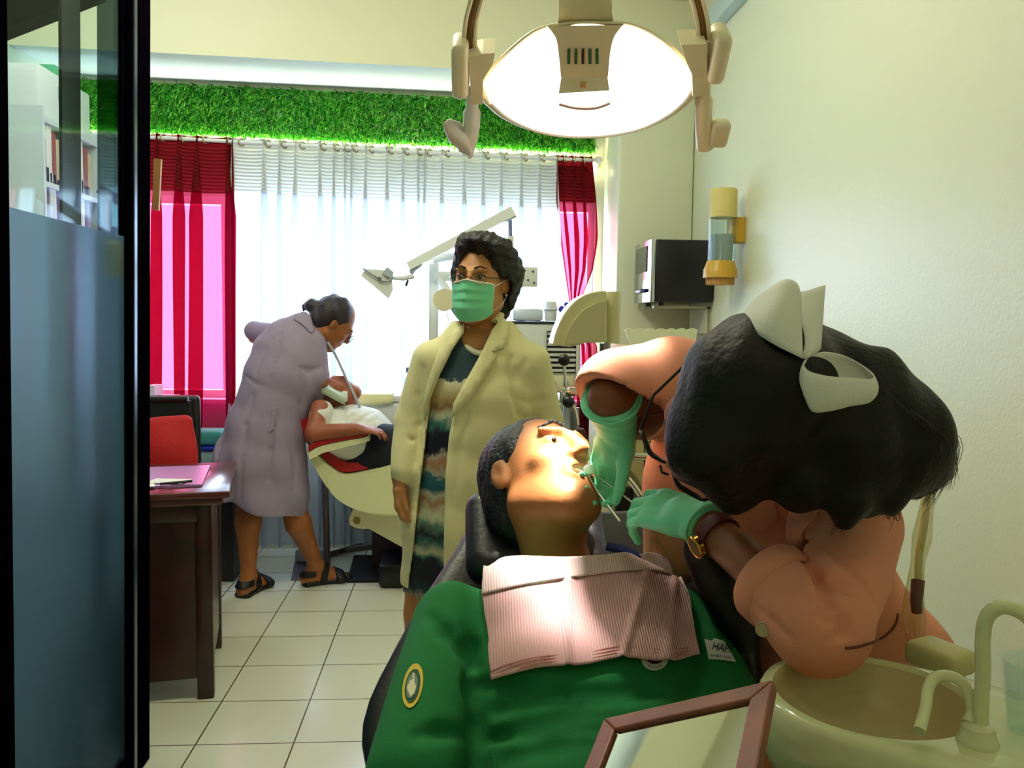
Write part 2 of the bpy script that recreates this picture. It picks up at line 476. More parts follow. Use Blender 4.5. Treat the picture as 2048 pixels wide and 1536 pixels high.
def crease(vol, pts, r=.006, k=.014, add=False, lift=.001):
    hp = [vol.hit(*p) for p in pts]
    hp = [h for h in hp if h is not None]
    prs = [rc(h-ray(1024, 768)*lift, g-ray(1024, 768)*lift, r*(.5 if i == 0 else 1), r*(.45 if i == len(hp)-2 else 1)) for i, (h, g) in enumerate(zip(hp, hp[1:]))]
    for p in prs: (vol.add if add else vol.sub)(p, k)
def person(vol, label, m, relax=1):
    o = vol.build('person', m, relax=relax); return tag(o, label, 'person')
def bounds(pts, pad):
    a = np.array([tuple(p) for p in pts]); return a.min(0)-pad, a.max(0)+pad
# ================================================================ MATERIALS
M_WALL = mat('wall paint', (224, 228, 200), .38, spec=.5, bump=('noise', 90, .12))
M_WALLP = mat('wall paint pale', (205, 222, 216), .3, bump=('noise', 60, .1))
M_CEIL = mat('ceiling paint', (226, 225, 190), .6)
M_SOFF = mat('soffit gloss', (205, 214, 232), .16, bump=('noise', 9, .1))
M_CREAM = mat('cream plastic', (226, 217, 180), .3)
M_IVORY = mat('ivory enamel', (224, 222, 176), .25, coat=.3)
M_WHITE = mat('white enamel', (232, 235, 232), .3)
M_BLACK = mat('black', (8, 8, 10), .4)
M_BLACKM = mat('black metal', (4, 3, 7), .9, spec=0)
M_DGREY = mat('dark grey', (45, 45, 50), .5)
M_CHROME = mat('chrome', (225, 225, 220), .12, metal=1)
M_STEEL = mat('steel', (150, 150, 155), .35, metal=1)
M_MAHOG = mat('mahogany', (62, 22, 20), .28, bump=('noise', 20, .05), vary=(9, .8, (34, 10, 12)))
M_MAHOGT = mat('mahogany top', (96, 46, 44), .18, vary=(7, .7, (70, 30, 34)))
M_GROMMET = mat('grommet', (190, 180, 150), .25, metal=1)
M_PAPER = mat('paper', (236, 236, 230), .8)
M_YPAPER = mat('yellow paper', (232, 226, 170), .8)

# ================================================================ ROOM SHELL
XL, XR, YB, YF, ZC = -2.12, 1.25, 4.86, -1.3, 2.97
# floor: 30 cm glazed tiles with thin brown grout
M_FLOOR = bpy.data.materials.new('floor tiles'); M_FLOOR.use_nodes = True
nt = M_FLOOR.node_tree; b = nt.nodes['Principled BSDF']; b.inputs['Roughness'].default_value = .22
tc = nt.nodes.new('ShaderNodeTexCoord'); mp = nt.nodes.new('ShaderNodeMapping'); br = nt.nodes.new('ShaderNodeTexBrick')
g0 = G(543.5, 1240); g1 = G(600, 1223.5)
mp.inputs['Location'].default_value = (-g0.x, -g1.y, 0)
br.offset = 0; br.inputs['Scale'].default_value = 1; br.inputs['Brick Width'].default_value = .3; br.inputs['Row Height'].default_value = .3
br.inputs['Mortar Size'].default_value = .0026; br.inputs['Mortar Smooth'].default_value = .2
br.inputs['Color1'].default_value = lin((226, 226, 206)); br.inputs['Color2'].default_value = lin((220, 221, 200)); br.inputs['Mortar'].default_value = lin((88, 74, 48))
nt.links.new(tc.outputs['Object'], mp.inputs[0]); nt.links.new(mp.outputs[0], br.inputs[0]); nt.links.new(br.outputs['Color'], b.inputs['Base Color'])
bp = nt.nodes.new('ShaderNodeBump'); bp.inputs['Strength'].default_value = .25; bp.inputs['Distance'].default_value = .003; bp.invert = True
nt.links.new(br.outputs['Fac'], bp.inputs['Height']); nt.links.new(bp.outputs[0], b.inputs['Normal'])
struct(MB().box(((XL+XR)/2, (YB+YF)/2, -.05), (XR-XL+.3, YB-YF+.3, .1)).build('floor', M_FLOOR))
struct(MB().box(((XL+XR)/2, (YB+YF)/2, ZC+.05), (XR-XL+.3, YB-YF+.3, .1)).build('ceiling', M_CEIL))
struct(MB().box((XR+.05, (YB+YF)/2, ZC/2), (.1, YB-YF+.3, ZC)).build('wall_right', M_WALL))
struct(MB().box((XL-.05, (YB+YF)/2, ZC/2), (.1, YB-YF+.3, ZC)).build('wall_left', M_WALLP))
struct(MB().box(((XL+XR)/2, YF-.05, ZC/2), (XR-XL+.3, .1, ZC)).build('wall_rear', M_WALL))
WX0, WX1, WZ0, WZ1 = -2.0, .80, .87, 1.99
w = MB(); YC_ = YB+.07
w.box(((XL+XR)/2, YC_, WZ0/2), (XR-XL, .14, WZ0)); w.box(((XL+XR)/2, YC_, (WZ1+ZC)/2), (XR-XL, .14, ZC-WZ1))
w.box(((XL+WX0)/2, YC_, (WZ0+WZ1)/2), (WX0-XL, .14, WZ1-WZ0)); w.box(((XR+WX1)/2, YC_, (WZ0+WZ1)/2), (XR-WX1, .14, WZ1-WZ0))
struct(w.build('wall_back', M_WALL, smooth=False))
# column beside the window, in front of the back wall
colm = MB().box(((.845+XR)/2, (4.43+YB)/2, ZC/2), (XR-.845, YB-4.43, ZC), bev=.02).build('column_right', M_WALL); struct(colm)
# window frame and panes
win = thing('window_1', 'wide bright window behind the white curtains', 'window', ((WX0+WX1)/2, YB, WZ0)); struct(win)
f = MB()
f.box(((WX0+WX1)/2, YB+.05, WZ0+.02), (WX1-WX0, .06, .04)); f.box(((WX0+WX1)/2, YB+.05, WZ1-.02), (WX1-WX0, .06, .04))
for i in range(5):
    x = WX0+.02+(WX1-WX0-.04)*i/4; f.box((x, YB+.05, (WZ0+WZ1)/2), (.035, .05, WZ1-WZ0))
f.build('window_frame', M_WHITE, win)
M_PANE = bpy.data.materials.new('window pane'); M_PANE.use_nodes = True; nt = M_PANE.node_tree; nt.nodes.clear()
o_ = nt.nodes.new('ShaderNodeOutputMaterial'); mx = nt.nodes.new('ShaderNodeMixShader'); t_ = nt.nodes.new('ShaderNodeBsdfTransparent'); g_ = nt.nodes.new('ShaderNodeBsdfGlossy')
g_.inputs['Roughness'].default_value = .02; mx.inputs[0].default_value = .06; t_.inputs[0].default_value = (.95, .98, 1, 1)
nt.links.new(t_.outputs[0], mx.inputs[1]); nt.links.new(g_.outputs[0], mx.inputs[2]); nt.links.new(mx.outputs[0], o_.inputs[0])
MB().box(((WX0+WX1)/2, YB+.05, (WZ0+WZ1)/2), (WX1-WX0-.04, .006, WZ1-WZ0-.04)).build('window_pane', M_PANE, win)
sill = MB().box(((WX0+WX1)/2, YB-.04, WZ0-.015), (WX1-WX0+.06, .12, .03), bev=.006).build('window_sill', M_WHITE, win)
# lowered soffit over the window: a beam whose glossy underside mirrors daylight, its blue also put into the colour
A = P(180, 98, 4.28); B = P(960, 140, 4.36)
dx = (B-A)/(B.x-A.x); A = A + dx*(XL-A.x); B = B + dx*(XR-B.x)
zb0 = A.z; zb1 = B.z; C0 = P(298, 158, YB); C1 = P(900, 186, YB); dC = (C1-C0)/(C1.x-C0.x); C0 = C0+dC*(XL-C0.x); C1 = C1+dC*(XR-C1.x)
s = MB(); s.loft([[A, C0, V((XL, YB, ZC)), V((XL, A.y, ZC))], [B, C1, V((XR, YB, ZC)), V((XR, B.y, ZC))]])
sof = s.build('ceiling_beam', M_CEIL, smooth=False); struct(sof)
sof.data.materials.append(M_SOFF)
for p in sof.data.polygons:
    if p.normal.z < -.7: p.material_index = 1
# cornice along the right wall
struct(MB().box((XR-.03, (YF+4.43)/2, 2.76), (.06, 4.43-YF, .1), bev=.01).build('trim_1', mat('trim paint', (186, 205, 200), .5)))
# artificial grass band on the wall above the curtains
ga = [P(150, 158, YB-.01), P(1186, 207, YB-.01), P(1190, 306, YB-.01), P(150, 258, YB-.01)]
rng = np.random.RandomState(3); N = 15000
u = rng.rand(N); v = rng.rand(N)
q = [np.array(p) for p in ga]
base = (q[0]*(1-u)[:, None]+q[1]*u[:, None])*(1-v)[:, None]+(q[3]*(1-u)[:, None]+q[2]*u[:, None])*v[:, None]
base[:, 1] = YB-.012
dirn = np.stack([rng.randn(N)*.6, -np.abs(rng.randn(N)*.35+.75), rng.randn(N)*.5-.35], 1); dirn /= np.linalg.norm(dirn, axis=1)[:, None]
ln = .03+.026*rng.rand(N); sd = np.cross(dirn, rng.randn(N, 3)); sd /= np.linalg.norm(sd, axis=1)[:, None]
tip = base+dirn*ln[:, None]; tip[:, 2] -= .35*ln
mid = base+dirn*(ln*.5)[:, None]
vv = np.concatenate([base-sd*.0026, base+sd*.0026, mid+sd*.0026, mid-sd*.0026, tip]); I = np.arange(N)
qf = np.stack([I, I+N, I+2*N, I+3*N], 1); tf = np.stack([I+3*N, I+2*N, I+4*N, I+4*N], 1)
me = bpy.data.meshes.new('artificial_grass')
me.from_pydata(vv.tolist()+[tuple(p) for p in ga], [], qf.tolist()+[t[:3] for t in tf.tolist()]+[(5*N, 5*N+1, 5*N+2, 5*N+3)])
M_GRASS = bpy.data.materials.new('grass blades'); M_GRASS.use_nodes = True; nt = M_GRASS.node_tree; b = nt.nodes['Principled BSDF']
b.inputs['Roughness'].default_value = .25
gi = nt.nodes.new('ShaderNodeNewGeometry'); cr = nt.nodes.new('ShaderNodeValToRGB')
cr.color_ramp.elements[0].color = lin((4, 74, 14)); cr.color_ramp.elements[1].color = lin((150, 232, 80)); e = cr.color_ramp.elements.new(.55); e.color = lin((36, 160, 30))
nt.links.new(gi.outputs['Random Per Island'], cr.inputs[0]); nt.links.new(cr.outputs[0], b.inputs['Base Color'])
gr = link(bpy.data.objects.new('artificial_grass', me), None, M_GRASS); tag(gr, 'band of bright green artificial grass above the curtains', 'artificial grass'); gr['kind'] = 'stuff'

# ================================================================ CURTAINS
def YC(px): return 4.60+.17*(px-300)/900
def ytop(px): return np.interp(px, [200, 333, 885, 1180], [262, 268, 299, 313])
def rody(px): return ytop(px)+8
rod = thing('curtain_rod', 'white metal curtain rod above the window', 'curtain rod', P(700, rody(700), YC(700)))
MB().tube([P(x, rody(x), YC(x)) for x in (150, 333, 600, 885, 1100, 1196)], .0105, 12).build('pole', M_WHITE, rod)
for x in (150, 1197): MB().sphere(P(x, rody(x), YC(x)), .022).build('finial', M_WHITE, rod)
for x in (470, 1192):
    a = P(x, rody(x)+2, YC(x)); MB().tube([a, V((a.x, YB-.002, a.z)), ], .008).cyl(V((a.x, YB-.01, a.z)), V((a.x, YB, a.z)), .028).build('bracket', M_WHITE, rod)
def fabric(name, col, trans, transp, tcol=None, lcol=None, rib=False):
    M = bpy.data.materials.new(name); M.use_nodes = True; nt = M.node_tree; nt.nodes.clear(); N = nt.nodes.new; L = nt.links.new
    o = N('ShaderNodeOutputMaterial'); d = N('ShaderNodeBsdfDiffuse'); t = N('ShaderNodeBsdfTranslucent'); m1 = N('ShaderNodeMixShader'); m2 = N('ShaderNodeMixShader'); tr = N('ShaderNodeBsdfTransparent')
    d.inputs[0].default_value = lin(col); t.inputs[0].default_value = lin(lcol or tcol or col); m1.inputs[0].default_value = trans; m2.inputs[0].default_value = transp
    tr.inputs[0].default_value = lin(tcol or col)
    L(d.outputs[0], m1.inputs[1]); L(t.outputs[0], m1.inputs[2]); L(m1.outputs[0], m2.inputs[1]); L(tr.outputs[0], m2.inputs[2]); L(m2.outputs[0], o.inputs[0])
    tc = N('ShaderNodeTexCoord'); w = N('ShaderNodeTexWave'); w.bands_direction = 'Z' if rib else 'X'; w.inputs['Scale'].default_value = 17 if rib else 120; w.inputs['Distortion'].default_value = .5 if rib else .3
    w.inputs['Detail Scale'].default_value = .6
    bp = N('ShaderNodeBump'); bp.inputs['Strength'].default_value = .5 if rib else .1; bp.inputs['Distance'].default_value = .012 if rib else .001
    L(tc.outputs['Object'], w.inputs[0]); L(w.outputs['Fac'], bp.inputs['Height']); L(bp.outputs[0], d.inputs['Normal']); L(bp.outputs[0], t.inputs['Normal'])
    return M
M_SHEER = fabric('white sheer', (226, 232, 240), .5, .24, (214, 222, 234))
M_SHEERH = fabric('white ribbed header', (214, 218, 218), .13, .02, rib=True)
M_RED = fabric('red sheer', (120, 8, 36), .5, .42, (246, 128, 166), (124, 5, 48))
M_REDH = fabric('red ribbed header', (112, 28, 26), .16, .01, (120, 14, 30), rib=True)
def curtain(label, fronts, xl, xr, hem, mh, mb, group, amp=.034, hb=108, om=.42):
    """fronts: where the folds come forward; xl/xr: edge as a function of the height in the picture"""
    x0, x1 = fronts[0], fronts[-1]
    t = thing('curtain', label, 'curtain', P((x0+x1)/2, hem, YC((x0+x1)/2)), group)
    nu = max(60, int((x1-x0)*1.2)); rows = []
    def pt(uu, dy):
        pt_ = x0+(x1-x0)*uu; y0 = float(ytop(pt_)); y = y0+dy
        i = min(max(np.searchsorted(fronts, pt_)-1, 0), len(fronts)-2); ph = (pt_-fronts[i])/(fronts[i+1]-fronts[i])
        px = xl(y)+(xr(y)-xl(y))*uu - om*math.sin(2*PI*ph)*(fronts[i+1]-fronts[i])*(xr(y)-xl(y))/(x1-x0)*(.35+.65*min(1, dy/160))*(1-.35*min(1, max(0, dy-500)/300))
        g = min(1, .75+dy/900)
        off = -math.cos(2*PI*ph)*amp*g + .006*math.sin(uu*37+dy/130)*min(1, dy/200) + .010*math.sin(uu*11+dy/210)*min(1, dy/300)
        p = P(px, y, YC(px)); return p + V((0, off, 0))
    for part, d0, d1, n, mm in (('header', 0, hb, 14, mh), ('drape', hb, None, 40, mb)):
        V_ = []; 
        for j in range(n+1):
            for i in range(nu+1):
                uu = i/nu; y0 = float(ytop(x0+(x1-x0)*uu)); e = d1 if d1 else hem-y0
                V_.append(pt(uu, d0+(e-d0)*j/n))
        F_ = [(j*(nu+1)+i, j*(nu+1)+i+1, (j+1)*(nu+1)+i+1, (j+1)*(nu+1)+i) for j in range(n) for i in range(nu)]
        mesh(part, V_, F_, mm, t)
    for a, b_ in zip(fronts, fronts[1:]):
        px = a+(b_-a)*.27; c = P(px, rody(px), YC(px))
        MB().torus(c, .019, .0045, (1, -.75, 0), 24, 8).build('eyelet', M_GROMMET, t)
    return t
cst = lambda c: (lambda y: c)
curtain('white sheer curtain panel beside the left red curtain', [466, 528, 560, 592, 640, 668, 690], cst(466), cst(690), 1093, M_SHEERH, M_SHEER, 'white curtain panels')
curtain('white sheer curtain panel left of the standing woman, between two others', [690, 704, 732, 774, 806, 836], cst(690), cst(836), 1090, M_SHEERH, M_SHEER, 'white curtain panels')
curtain('white sheer curtain panel right of the others behind the standing woman', [836, 850, 884, 928, 966, 1002, 1042, 1078, 1114], cst(836), cst(1114), 1086, M_SHEERH, M_SHEER, 'white curtain panels')
curtain('pale white curtain panel in the left corner seen through the glass door', [165, 205, 250, 290], cst(165), cst(290), 1095, M_SHEERH, M_SHEER, 'white curtain panels', amp=.03)
curtain('dark red curtain at the left end, behind the desk chair', [286, 316, 359, 396, 456, 467], cst(286), cst(467), 1060, M_REDH, M_RED, 'red curtains', hb=112, amp=.04, om=.52)
curtain('dark red curtain gathered at the right end beside the column', [1113, 1126, 1146, 1166, 1186],
        lambda y: np.interp(y, [300, 400, 500, 600, 690, 800, 1080], [1113, 1114, 1126, 1139, 1146, 1148, 1146]),
        lambda y: np.interp(y, [300, 400, 480, 540, 600, 640, 690, 800, 1080], [1182, 1189, 1190, 1181, 1160, 1160, 1190, 1197, 1199]), 1080, M_REDH, M_RED, 'red curtains', amp=.03, hb=92, om=.48)

# ================================================================ GLASS DOOR (left)
XD = -.88
door = thing('door_1', 'black framed glass door leaf with frosted lower pane', 'door', (XD, 2.0, 0)); struct(door)
Ya, Yb = RX(258, 700, XD).y, RX(298, 700, XD).y
ztop = RX(0, 74, XD).z; zfr = RX(129, 441, XD).z; Y0 = 1.25
st = MB().box((XD-.02, (Ya+Yb)/2+.006, 1.25), (.04, Yb-Ya-.012, 2.5), bev=.004).build('stile', M_BLACKM, door)
MB().box((XD+.001, Ya+.028, 1.2), (.006, .02, 2.4)).build('highlight_strip', mat('stile highlight', (70, 78, 96), .25, metal=.6), door)  # lighter strip put in for the bluish highlight on the stile
ztop = 2.44
MB().box((XD-.02, (Y0+Ya)/2, ztop+.06), (.04, Ya-Y0, .12)).build('top_rail', M_BLACKM, door)
ta = P(0, 75, 3.0); zt2 = ta.z; tb_ = G(192, -2, zt2); ta.z = tb_.z = 0; tdx = (ta-tb_).normalized(); ta = ta+tdx*.75; tn = V((tdx.y, -tdx.x, 0))*.03
struct(MB().loft([[p_+tn+V((0, 0, zt2)), p_-tn+V((0, 0, zt2)), p_-tn+V((0, 0, ZC)), p_+tn+V((0, 0, ZC))] for p_ in (ta, tb_)]).build('trim_2', M_BLACKM, smooth=False))
MB().box((XD-.02, RX(4, 300, XD).y-.035, 1.25), (.04, .07, 2.5)).build('stile', M_BLACKM, door)
MB().box((XD-.02, (Y0+Ya)/2, .04), (.04, Ya-Y0, .08)).build('bottom_rail', M_BLACKM, door)
def glass(name, col, tint, refl=.08, rough=.02):
    M = bpy.data.materials.new(name); M.use_nodes = True; nt = M.node_tree; nt.nodes.clear(); N = nt.nodes.new; L = nt.links.new
    o = N('ShaderNodeOutputMaterial'); m1 = N('ShaderNodeMixShader'); t = N('ShaderNodeBsdfTransparent'); g = N('ShaderNodeBsdfGlossy')
    t.inputs[0].default_value = lin(tint); g.inputs['Roughness'].default_value = rough; g.inputs[0].default_value = lin(col); m1.inputs[0].default_value = refl
    L(t.outputs[0], m1.inputs[1]); L(g.outputs[0], m1.inputs[2]); L(m1.outputs[0], o.inputs[0]); return M
M_TINT = glass('tinted glass', (220, 235, 240), (242, 250, 250), .04)
M_TINTD = glass('dark tinted glass', (160, 190, 210), (128, 146, 148), .02)
M_CLEAR = glass('clear glass', (255, 255, 255), (244, 250, 250), .07)
MB().box((XD-.02, (Y0+Ya)/2, (zfr+ztop)/2), (.006, Ya-Y0, ztop-zfr)).build('clear_pane', M_TINT, door)
M_FROST = bpy.data.materials.new('frosted film'); M_FROST.use_nodes = True; nt = M_FROST.node_tree; nt.nodes.clear(); N = nt.nodes.new; L = nt.links.new
o_ = N('ShaderNodeOutputMaterial'); m1 = N('ShaderNodeMixShader'); m2 = N('ShaderNodeMixShader'); t_ = N('ShaderNodeBsdfTranslucent'); d_ = N('ShaderNodeBsdfDiffuse'); r_ = N('ShaderNodeBsdfRefraction')
t_.inputs[0].default_value = lin((190, 222, 250)); d_.inputs[0].default_value = lin((120, 150, 175)); r_.inputs[0].default_value = lin((222, 240, 255)); r_.inputs['Roughness'].default_value = .55; r_.inputs['IOR'].default_value = 1.15
m1.inputs[0].default_value = .1; m2.inputs[0].default_value = .66
L(t_.outputs[0], m1.inputs[1]); L(d_.outputs[0], m1.inputs[2]); L(m1.outputs[0], m2.inputs[1]); L(r_.outputs[0], m2.inputs[2]); L(m2.outputs[0], o_.inputs[0])
MB().box((XD-.02, (Y0+Ya)/2, (zfr+.08)/2), (.006, Ya-Y0, zfr-.08)).build('frosted_pane', M_FROST, door)
# note stuck behind the frosted pane
a, b_ = RX(205, 476, XD-.028), RX(240, 556, XD-.028)
tag(MB().box((XD-.026, (a.y+b_.y)/2, (a.z+b_.z)/2), (.003, b_.y-a.y, abs(a.z-b_.z))).build('paper_note', mat('orange note', (222, 176, 120), .8)), 'orange paper note stuck to the frosted glass door', 'note')
# the second sliding leaf, behind the first
XD2 = -.96
d2 = thing('door_2', 'second dark tinted sliding door leaf behind the glass door', 'door', (XD2, 2.2, 0)); struct(d2)
ya, yb = RX(113, 300, XD2).y, RX(150, 300, XD2).y
MB().box((XD2-.004, (ya+yb)/2, 1.25), (.008, yb-ya, 2.5)).build('stile', mat('brown black', (22, 12, 20), .4), d2)
yc, yd = RX(197, 300, XD2).y, RX(262, 300, XD2).y+.1
MB().box((XD2-.015, (yc+yd)/2, 1.3), (.006, yd-yc, 2.5)).build('tinted_pane', M_TINTD, d2)
wb0, wb1 = P(304, 318, 2.5), P(304, 418, 2.5)
MB().prism([P(296, 316, Yb), P(311, 317, Yb), P(308, 420, Yb), P(296, 418, Yb)], (0, .012, 0)).build('wooden_block', mat('pale wood', (190, 140, 90), .5, bump=('noise', 30, .1)), door)

# glowing strip added behind the curtain rod to brighten the grass from below
a, b_ = P(300, 286, YB-.10), P(1180, 330, YB-.10)
ls = thing('grass_fill_strip', 'thin glowing strip added behind the curtain tops to brighten the grass', 'added fill strip', (a+b_)/2)
MB().tube([V((-2.0, YB-.05, a.z-.02)), V((b_.x, YB-.05, b_.z-.02))], .007, 10).build('tube', mat('fill glow', (255, 255, 220), .4, emit=((255, 250, 205), 120)), ls)
MB().loft([[V((-2.0, YB-.001, a.z-.035)), V((-2.0, YB-.07, a.z-.035)), V((-2.0, YB-.07, a.z-.004)), V((-2.0, YB-.065, a.z-.004)), V((-2.0, YB-.065, a.z-.03)), V((-2.0, YB-.001, a.z-.03))], [V((b_.x, YB-.001, b_.z-.035)), V((b_.x, YB-.07, b_.z-.035)), V((b_.x, YB-.07, b_.z-.004)), V((b_.x, YB-.065, b_.z-.004)), V((b_.x, YB-.065, b_.z-.03)), V((b_.x, YB-.001, b_.z-.03))]]).build('holder', M_WHITE, ls, smooth=False)  # channel of the added strip, its front lip keeps the glow off the curtains

for d_ in (door, d2):
    d_.rotation_euler = (0, .020, 0); d_.location.x -= .020*1.315-.006
tag(MB().box((-1.50, 2.26, .31), (.76, .60, .60), bev=.01).box((-1.50, 2.26, .62), (.80, .64, .025), bev=.006).build('darkening_block', mat('block dark', (14, 16, 14), .7)), 'dark block added behind the frosted glass door to darken its pane', 'added block')  # added dark block behind the frosted pane, there to darken its lower part
# ================================================================ FAR END: unit, lamp, chair
M_UNIT = mat('unit white', (222, 226, 220), .35)
M_UNITG = mat('unit grey', (170, 180, 190), .4)
YU = 4.36
# air conditioner in the lower right of the window
YA = 4.42
ac = thing('air_conditioner', 'white window air conditioner with a black louvred grille behind the standing woman', 'air conditioner', P(1080, 790, YA))
a, b_ = P(985, 646, YA), P(1160, 786, YA)
acx, acz = (a.x+b_.x)/2, (a.z+b_.z)/2; acw, ach = b_.x-a.x, a.z-b_.z
MB().box((acx, YA+.115, acz), (acw, .23, ach), bev=.012).build('housing', M_UNIT, ac)
MB().box((acx, YA+.115, a.z+.006), (acw+.02, .24, .012)).build('top_edge', M_DGREY, ac)
g0_, g1_ = P(1092, 662, YA), P(1152, 746, YA)
gc = ((g0_.x+g1_.x)/2, YA-.004, (g0_.z+g1_.z)/2)
MB().box(gc, (g1_.x-g0_.x, .012, g0_.z-g1_.z)).build('grille_recess', M_BLACK, ac)
gl = MB()
for i in range(8):
    z = g1_.z+(g0_.z-g1_.z)*(i+.5)/8; gl.box((gc[0], YA-.014, z), (g1_.x-g0_.x-.012, .014, .011), rot=Matrix.Rotation(.3, 3, 'X'))
gl.box((g0_.x-.004, YA-.012, gc[2]), (.01, .02, g0_.z-g1_.z+.02)).box((g1_.x+.004, YA-.012, gc[2]), (.014, .02, g0_.z-g1_.z+.02))
gl.build('grille', M_UNIT, ac)
c0, c1 = P(1094, 750, YA), P(1146, 782, YA)
MB().box(((c0.x+c1.x)/2, YA-.008, (c0.z+c1.z)/2), (c1.x-c0.x, .016, c0.z-c1.z), bev=.004).build('control_panel', M_CREAM, ac)
for i in range(2):
    p = P(1107+i*24, 767, YA-.02); MB().cyl(p, p+V((0, -.016, 0)), .016, .013).build('knob', M_UNITG, ac)
p0 = V((acx, YA+.2, 0)); stand = MB()
for sx in (-1, 1): stand.box((acx+sx*acw*.4, YA+.2, (b_.z)/2), (.03, .03, b_.z))
stand.build('bracket', M_UNITG, ac)
top = a.z+.013
c = P(1101, 640, YA+.1)
tag(MB().lathe((c.x, c.y, top), [(.0, 0), (.030, 0), (.034, .055), (.041, .06), (.041, .066), (.036, .07), (.030, .105), (0, .108)]).build('plastic_tub', M_WHITE), 'white plastic tub on top of the air conditioner', 'tub')
M_BLUEC = mat('blue cloth', (60, 60, 190), .8)
bag = MB()
for dx_, dz, r in ((0, .03, .03), (.02, .06, .022), (-.015, .065, .018), (.01, .09, .014)): bag.sphere((c.x+.075+dx_, c.y, top+dz), r, (1, .7, 1))
tag(bag.build('cloth_bundle', M_BLUEC), 'small blue and white bundle beside the tub on the air conditioner', 'bundle')
a2, b2 = P(1022, 616, YA+.14), P(1088, 643, YA+.14)
tag(MB().box(((a2.x+b2.x)/2, YA+.14, top+.035), (.17, .08, .07), bev=.02).build('plastic_pack', mat('clear pack', (225, 232, 240), .2)), 'flat white plastic pack lying on the air conditioner', 'pack')

# dental unit at the window: cabinet, column, arms
un = thing('dental_unit', 'white dental unit with a column and side arms by the window', 'dental unit', P(780, 1090, 4.6))
a, b_ = P(712, 800, YU), P(872, 962, YU)
MB().box(((a.x+b_.x)/2, YU+.14, (a.z+b_.z)/2), (b_.x-a.x, .28, a.z-b_.z), bev=.04, seg=4).build('cabinet', M_UNIT, un)
MB().box(((a.x+b_.x)/2, YU+.14, a.z+.008), (b_.x-a.x+.02, .29, .035), bev=.01).build('counter', M_WHITE, un)
MB().box(((a.x+b_.x)/2, YU+.15, b_.z/2), ((b_.x-a.x)*.62, .24, b_.z)).build('pedestal', mat('dark plum', (58, 40, 58), .6), un)
counter_z = a.z+.0255
c = P(867, 700, YU+.1); MB().box((c.x, c.y, (counter_z+P(0, 512, c.y).z)/2), (.052, .052, P(0, 512, c.y).z-counter_z), bev=.008).build('column', M_UNIT, un)
zt = P(867, 516, YU+.1).z
MB().tube([P(866, 519, YU+.1), P(912, 512, YU+.1), P(1026, 484, YU+.1)], .021, 14).build('cross_arm', M_UNIT, un)
MB().box(P(890, 553, YU+.06), (.115, .05, .05), bev=.006).build('bracket', M_UNIT, un)
a, b_ = P(1042, 534, YU), P(1074, 574, YU); ctr = (a+b_)/2
MB().box(ctr, (b_.x-a.x, .05, a.z-b_.z), bev=.006).tube([P(900, 548, YU+.06), P(1050, 552, YU+.02)], .02).build('side_bracket', M_UNIT, un)
for x, y in ((1050, 541), (1066, 543), (1056, 560), (1068, 566)): p = P(x, y, YU-.025); MB().cyl(p, p+V((0, -.006, 0)), .005).build('bolt', M_DGREY, un)
p = P(888, 600, YU-.08); MB().cyl(p, p+V((0, .06, 0)), .056, n=32).box(P(907, 594, YU-.05), (.10, .055, .075), bev=.008).build('disc_housing', M_CREAM, un)
MB().tube([p+V((.03, .03, .03)), P(880, 560, YU+.05)], .02).build('disc_arm', M_UNIT, un)
for k, pts in enumerate((((900, 612), (912, 632), (930, 652), (960, 690)), ((903, 615), (920, 640), (938, 660), (958, 700)), ((892, 618), (897, 640), (901, 660), (904, 700)))):
    MB().tube(smooth_path([P(x, y, YU-.03+.01*k) for x, y in pts], 5), .004 if k < 2 else .002, 8).build('cable', M_BLACK, un)
# gooseneck water spout and glass on the unit
sp = thing('water_spout', 'thin grey gooseneck spout curving over the drinking glass', 'spout', P(838, 795, YU+.1))
MB().tube(smooth_path([P(837, 797, YU+.1), P(838, 770, YU+.1), P(834, 752, YU+.1), P(825, 738, YU+.1), P(816, 736, YU+.1)], 6), .005, 10).build('neck', M_UNITG, sp)
p = P(815, 737, YU+.1); MB().cyl(p+V((0, 0, .006)), p+V((0, 0, -.022)), .008).build('nozzle', mat('spout grey', (90, 100, 140), .4), sp)
p = P(815, 790, YU+.1); p.z = counter_z
tag(MB().lathe(p, [(.0, .002), (.021, .002), (.022, .03), (.027, .082), (.0275, .083), (.0255, .082), (.0205, .03), (.019, .006), (0, .006)]).build('drinking_glass', M_CLEAR), 'clear drinking glass on the white dental unit', 'glass')
# yellow sheet draped over the counter edge
a = P(710, 806, YU-.01); b_ = P(788, 806, YU-.01)
rows = []
for i in range(13):
    u = i/12; x = a.x+(b_.x-a.x)*u; wv = .006*math.sin(u*7)
    rows.append([V((x, YU+.16, counter_z+.006+wv*.5)), V((x, YU+.06, counter_z+.010+wv)), V((x-.004, YU-.006, counter_z+.004)), V((x-.004, YU-.018, counter_z-.012)), V((x+.004*math.sin(u*5), YU-.019, counter_z-.045-.008*math.sin(u*4)))])
tag(MB().loft(rows, closed=False).build('paper_sheet', M_YPAPER, solid=.002), 'pale yellow paper sheet folded over the edge of the dental unit', 'paper sheet')
p = P(752, 786, YU+.08); tag(MB().tube([P(738, 786, YU+.08), P(755, 785, YU+.1), P(775, 787, YU+.09)], .004, 8, flat=.6).build('instrument', M_DGREY), 'thin dark instrument lying on the yellow paper', 'instrument')
hd = MB(); c = [P(808, 822, YU-.06), P(811, 803, YU-.06), P(828, 801, YU-.06), P(834, 812, YU-.06), P(826, 821, YU-.06)]
hd.tube([*c, c[0]], .007, 8)
hd.tube([P(826, 812, YU-.06), P(838, 806, YU+.02)], .009); hd.build('handle_loop', M_WHITE, un)

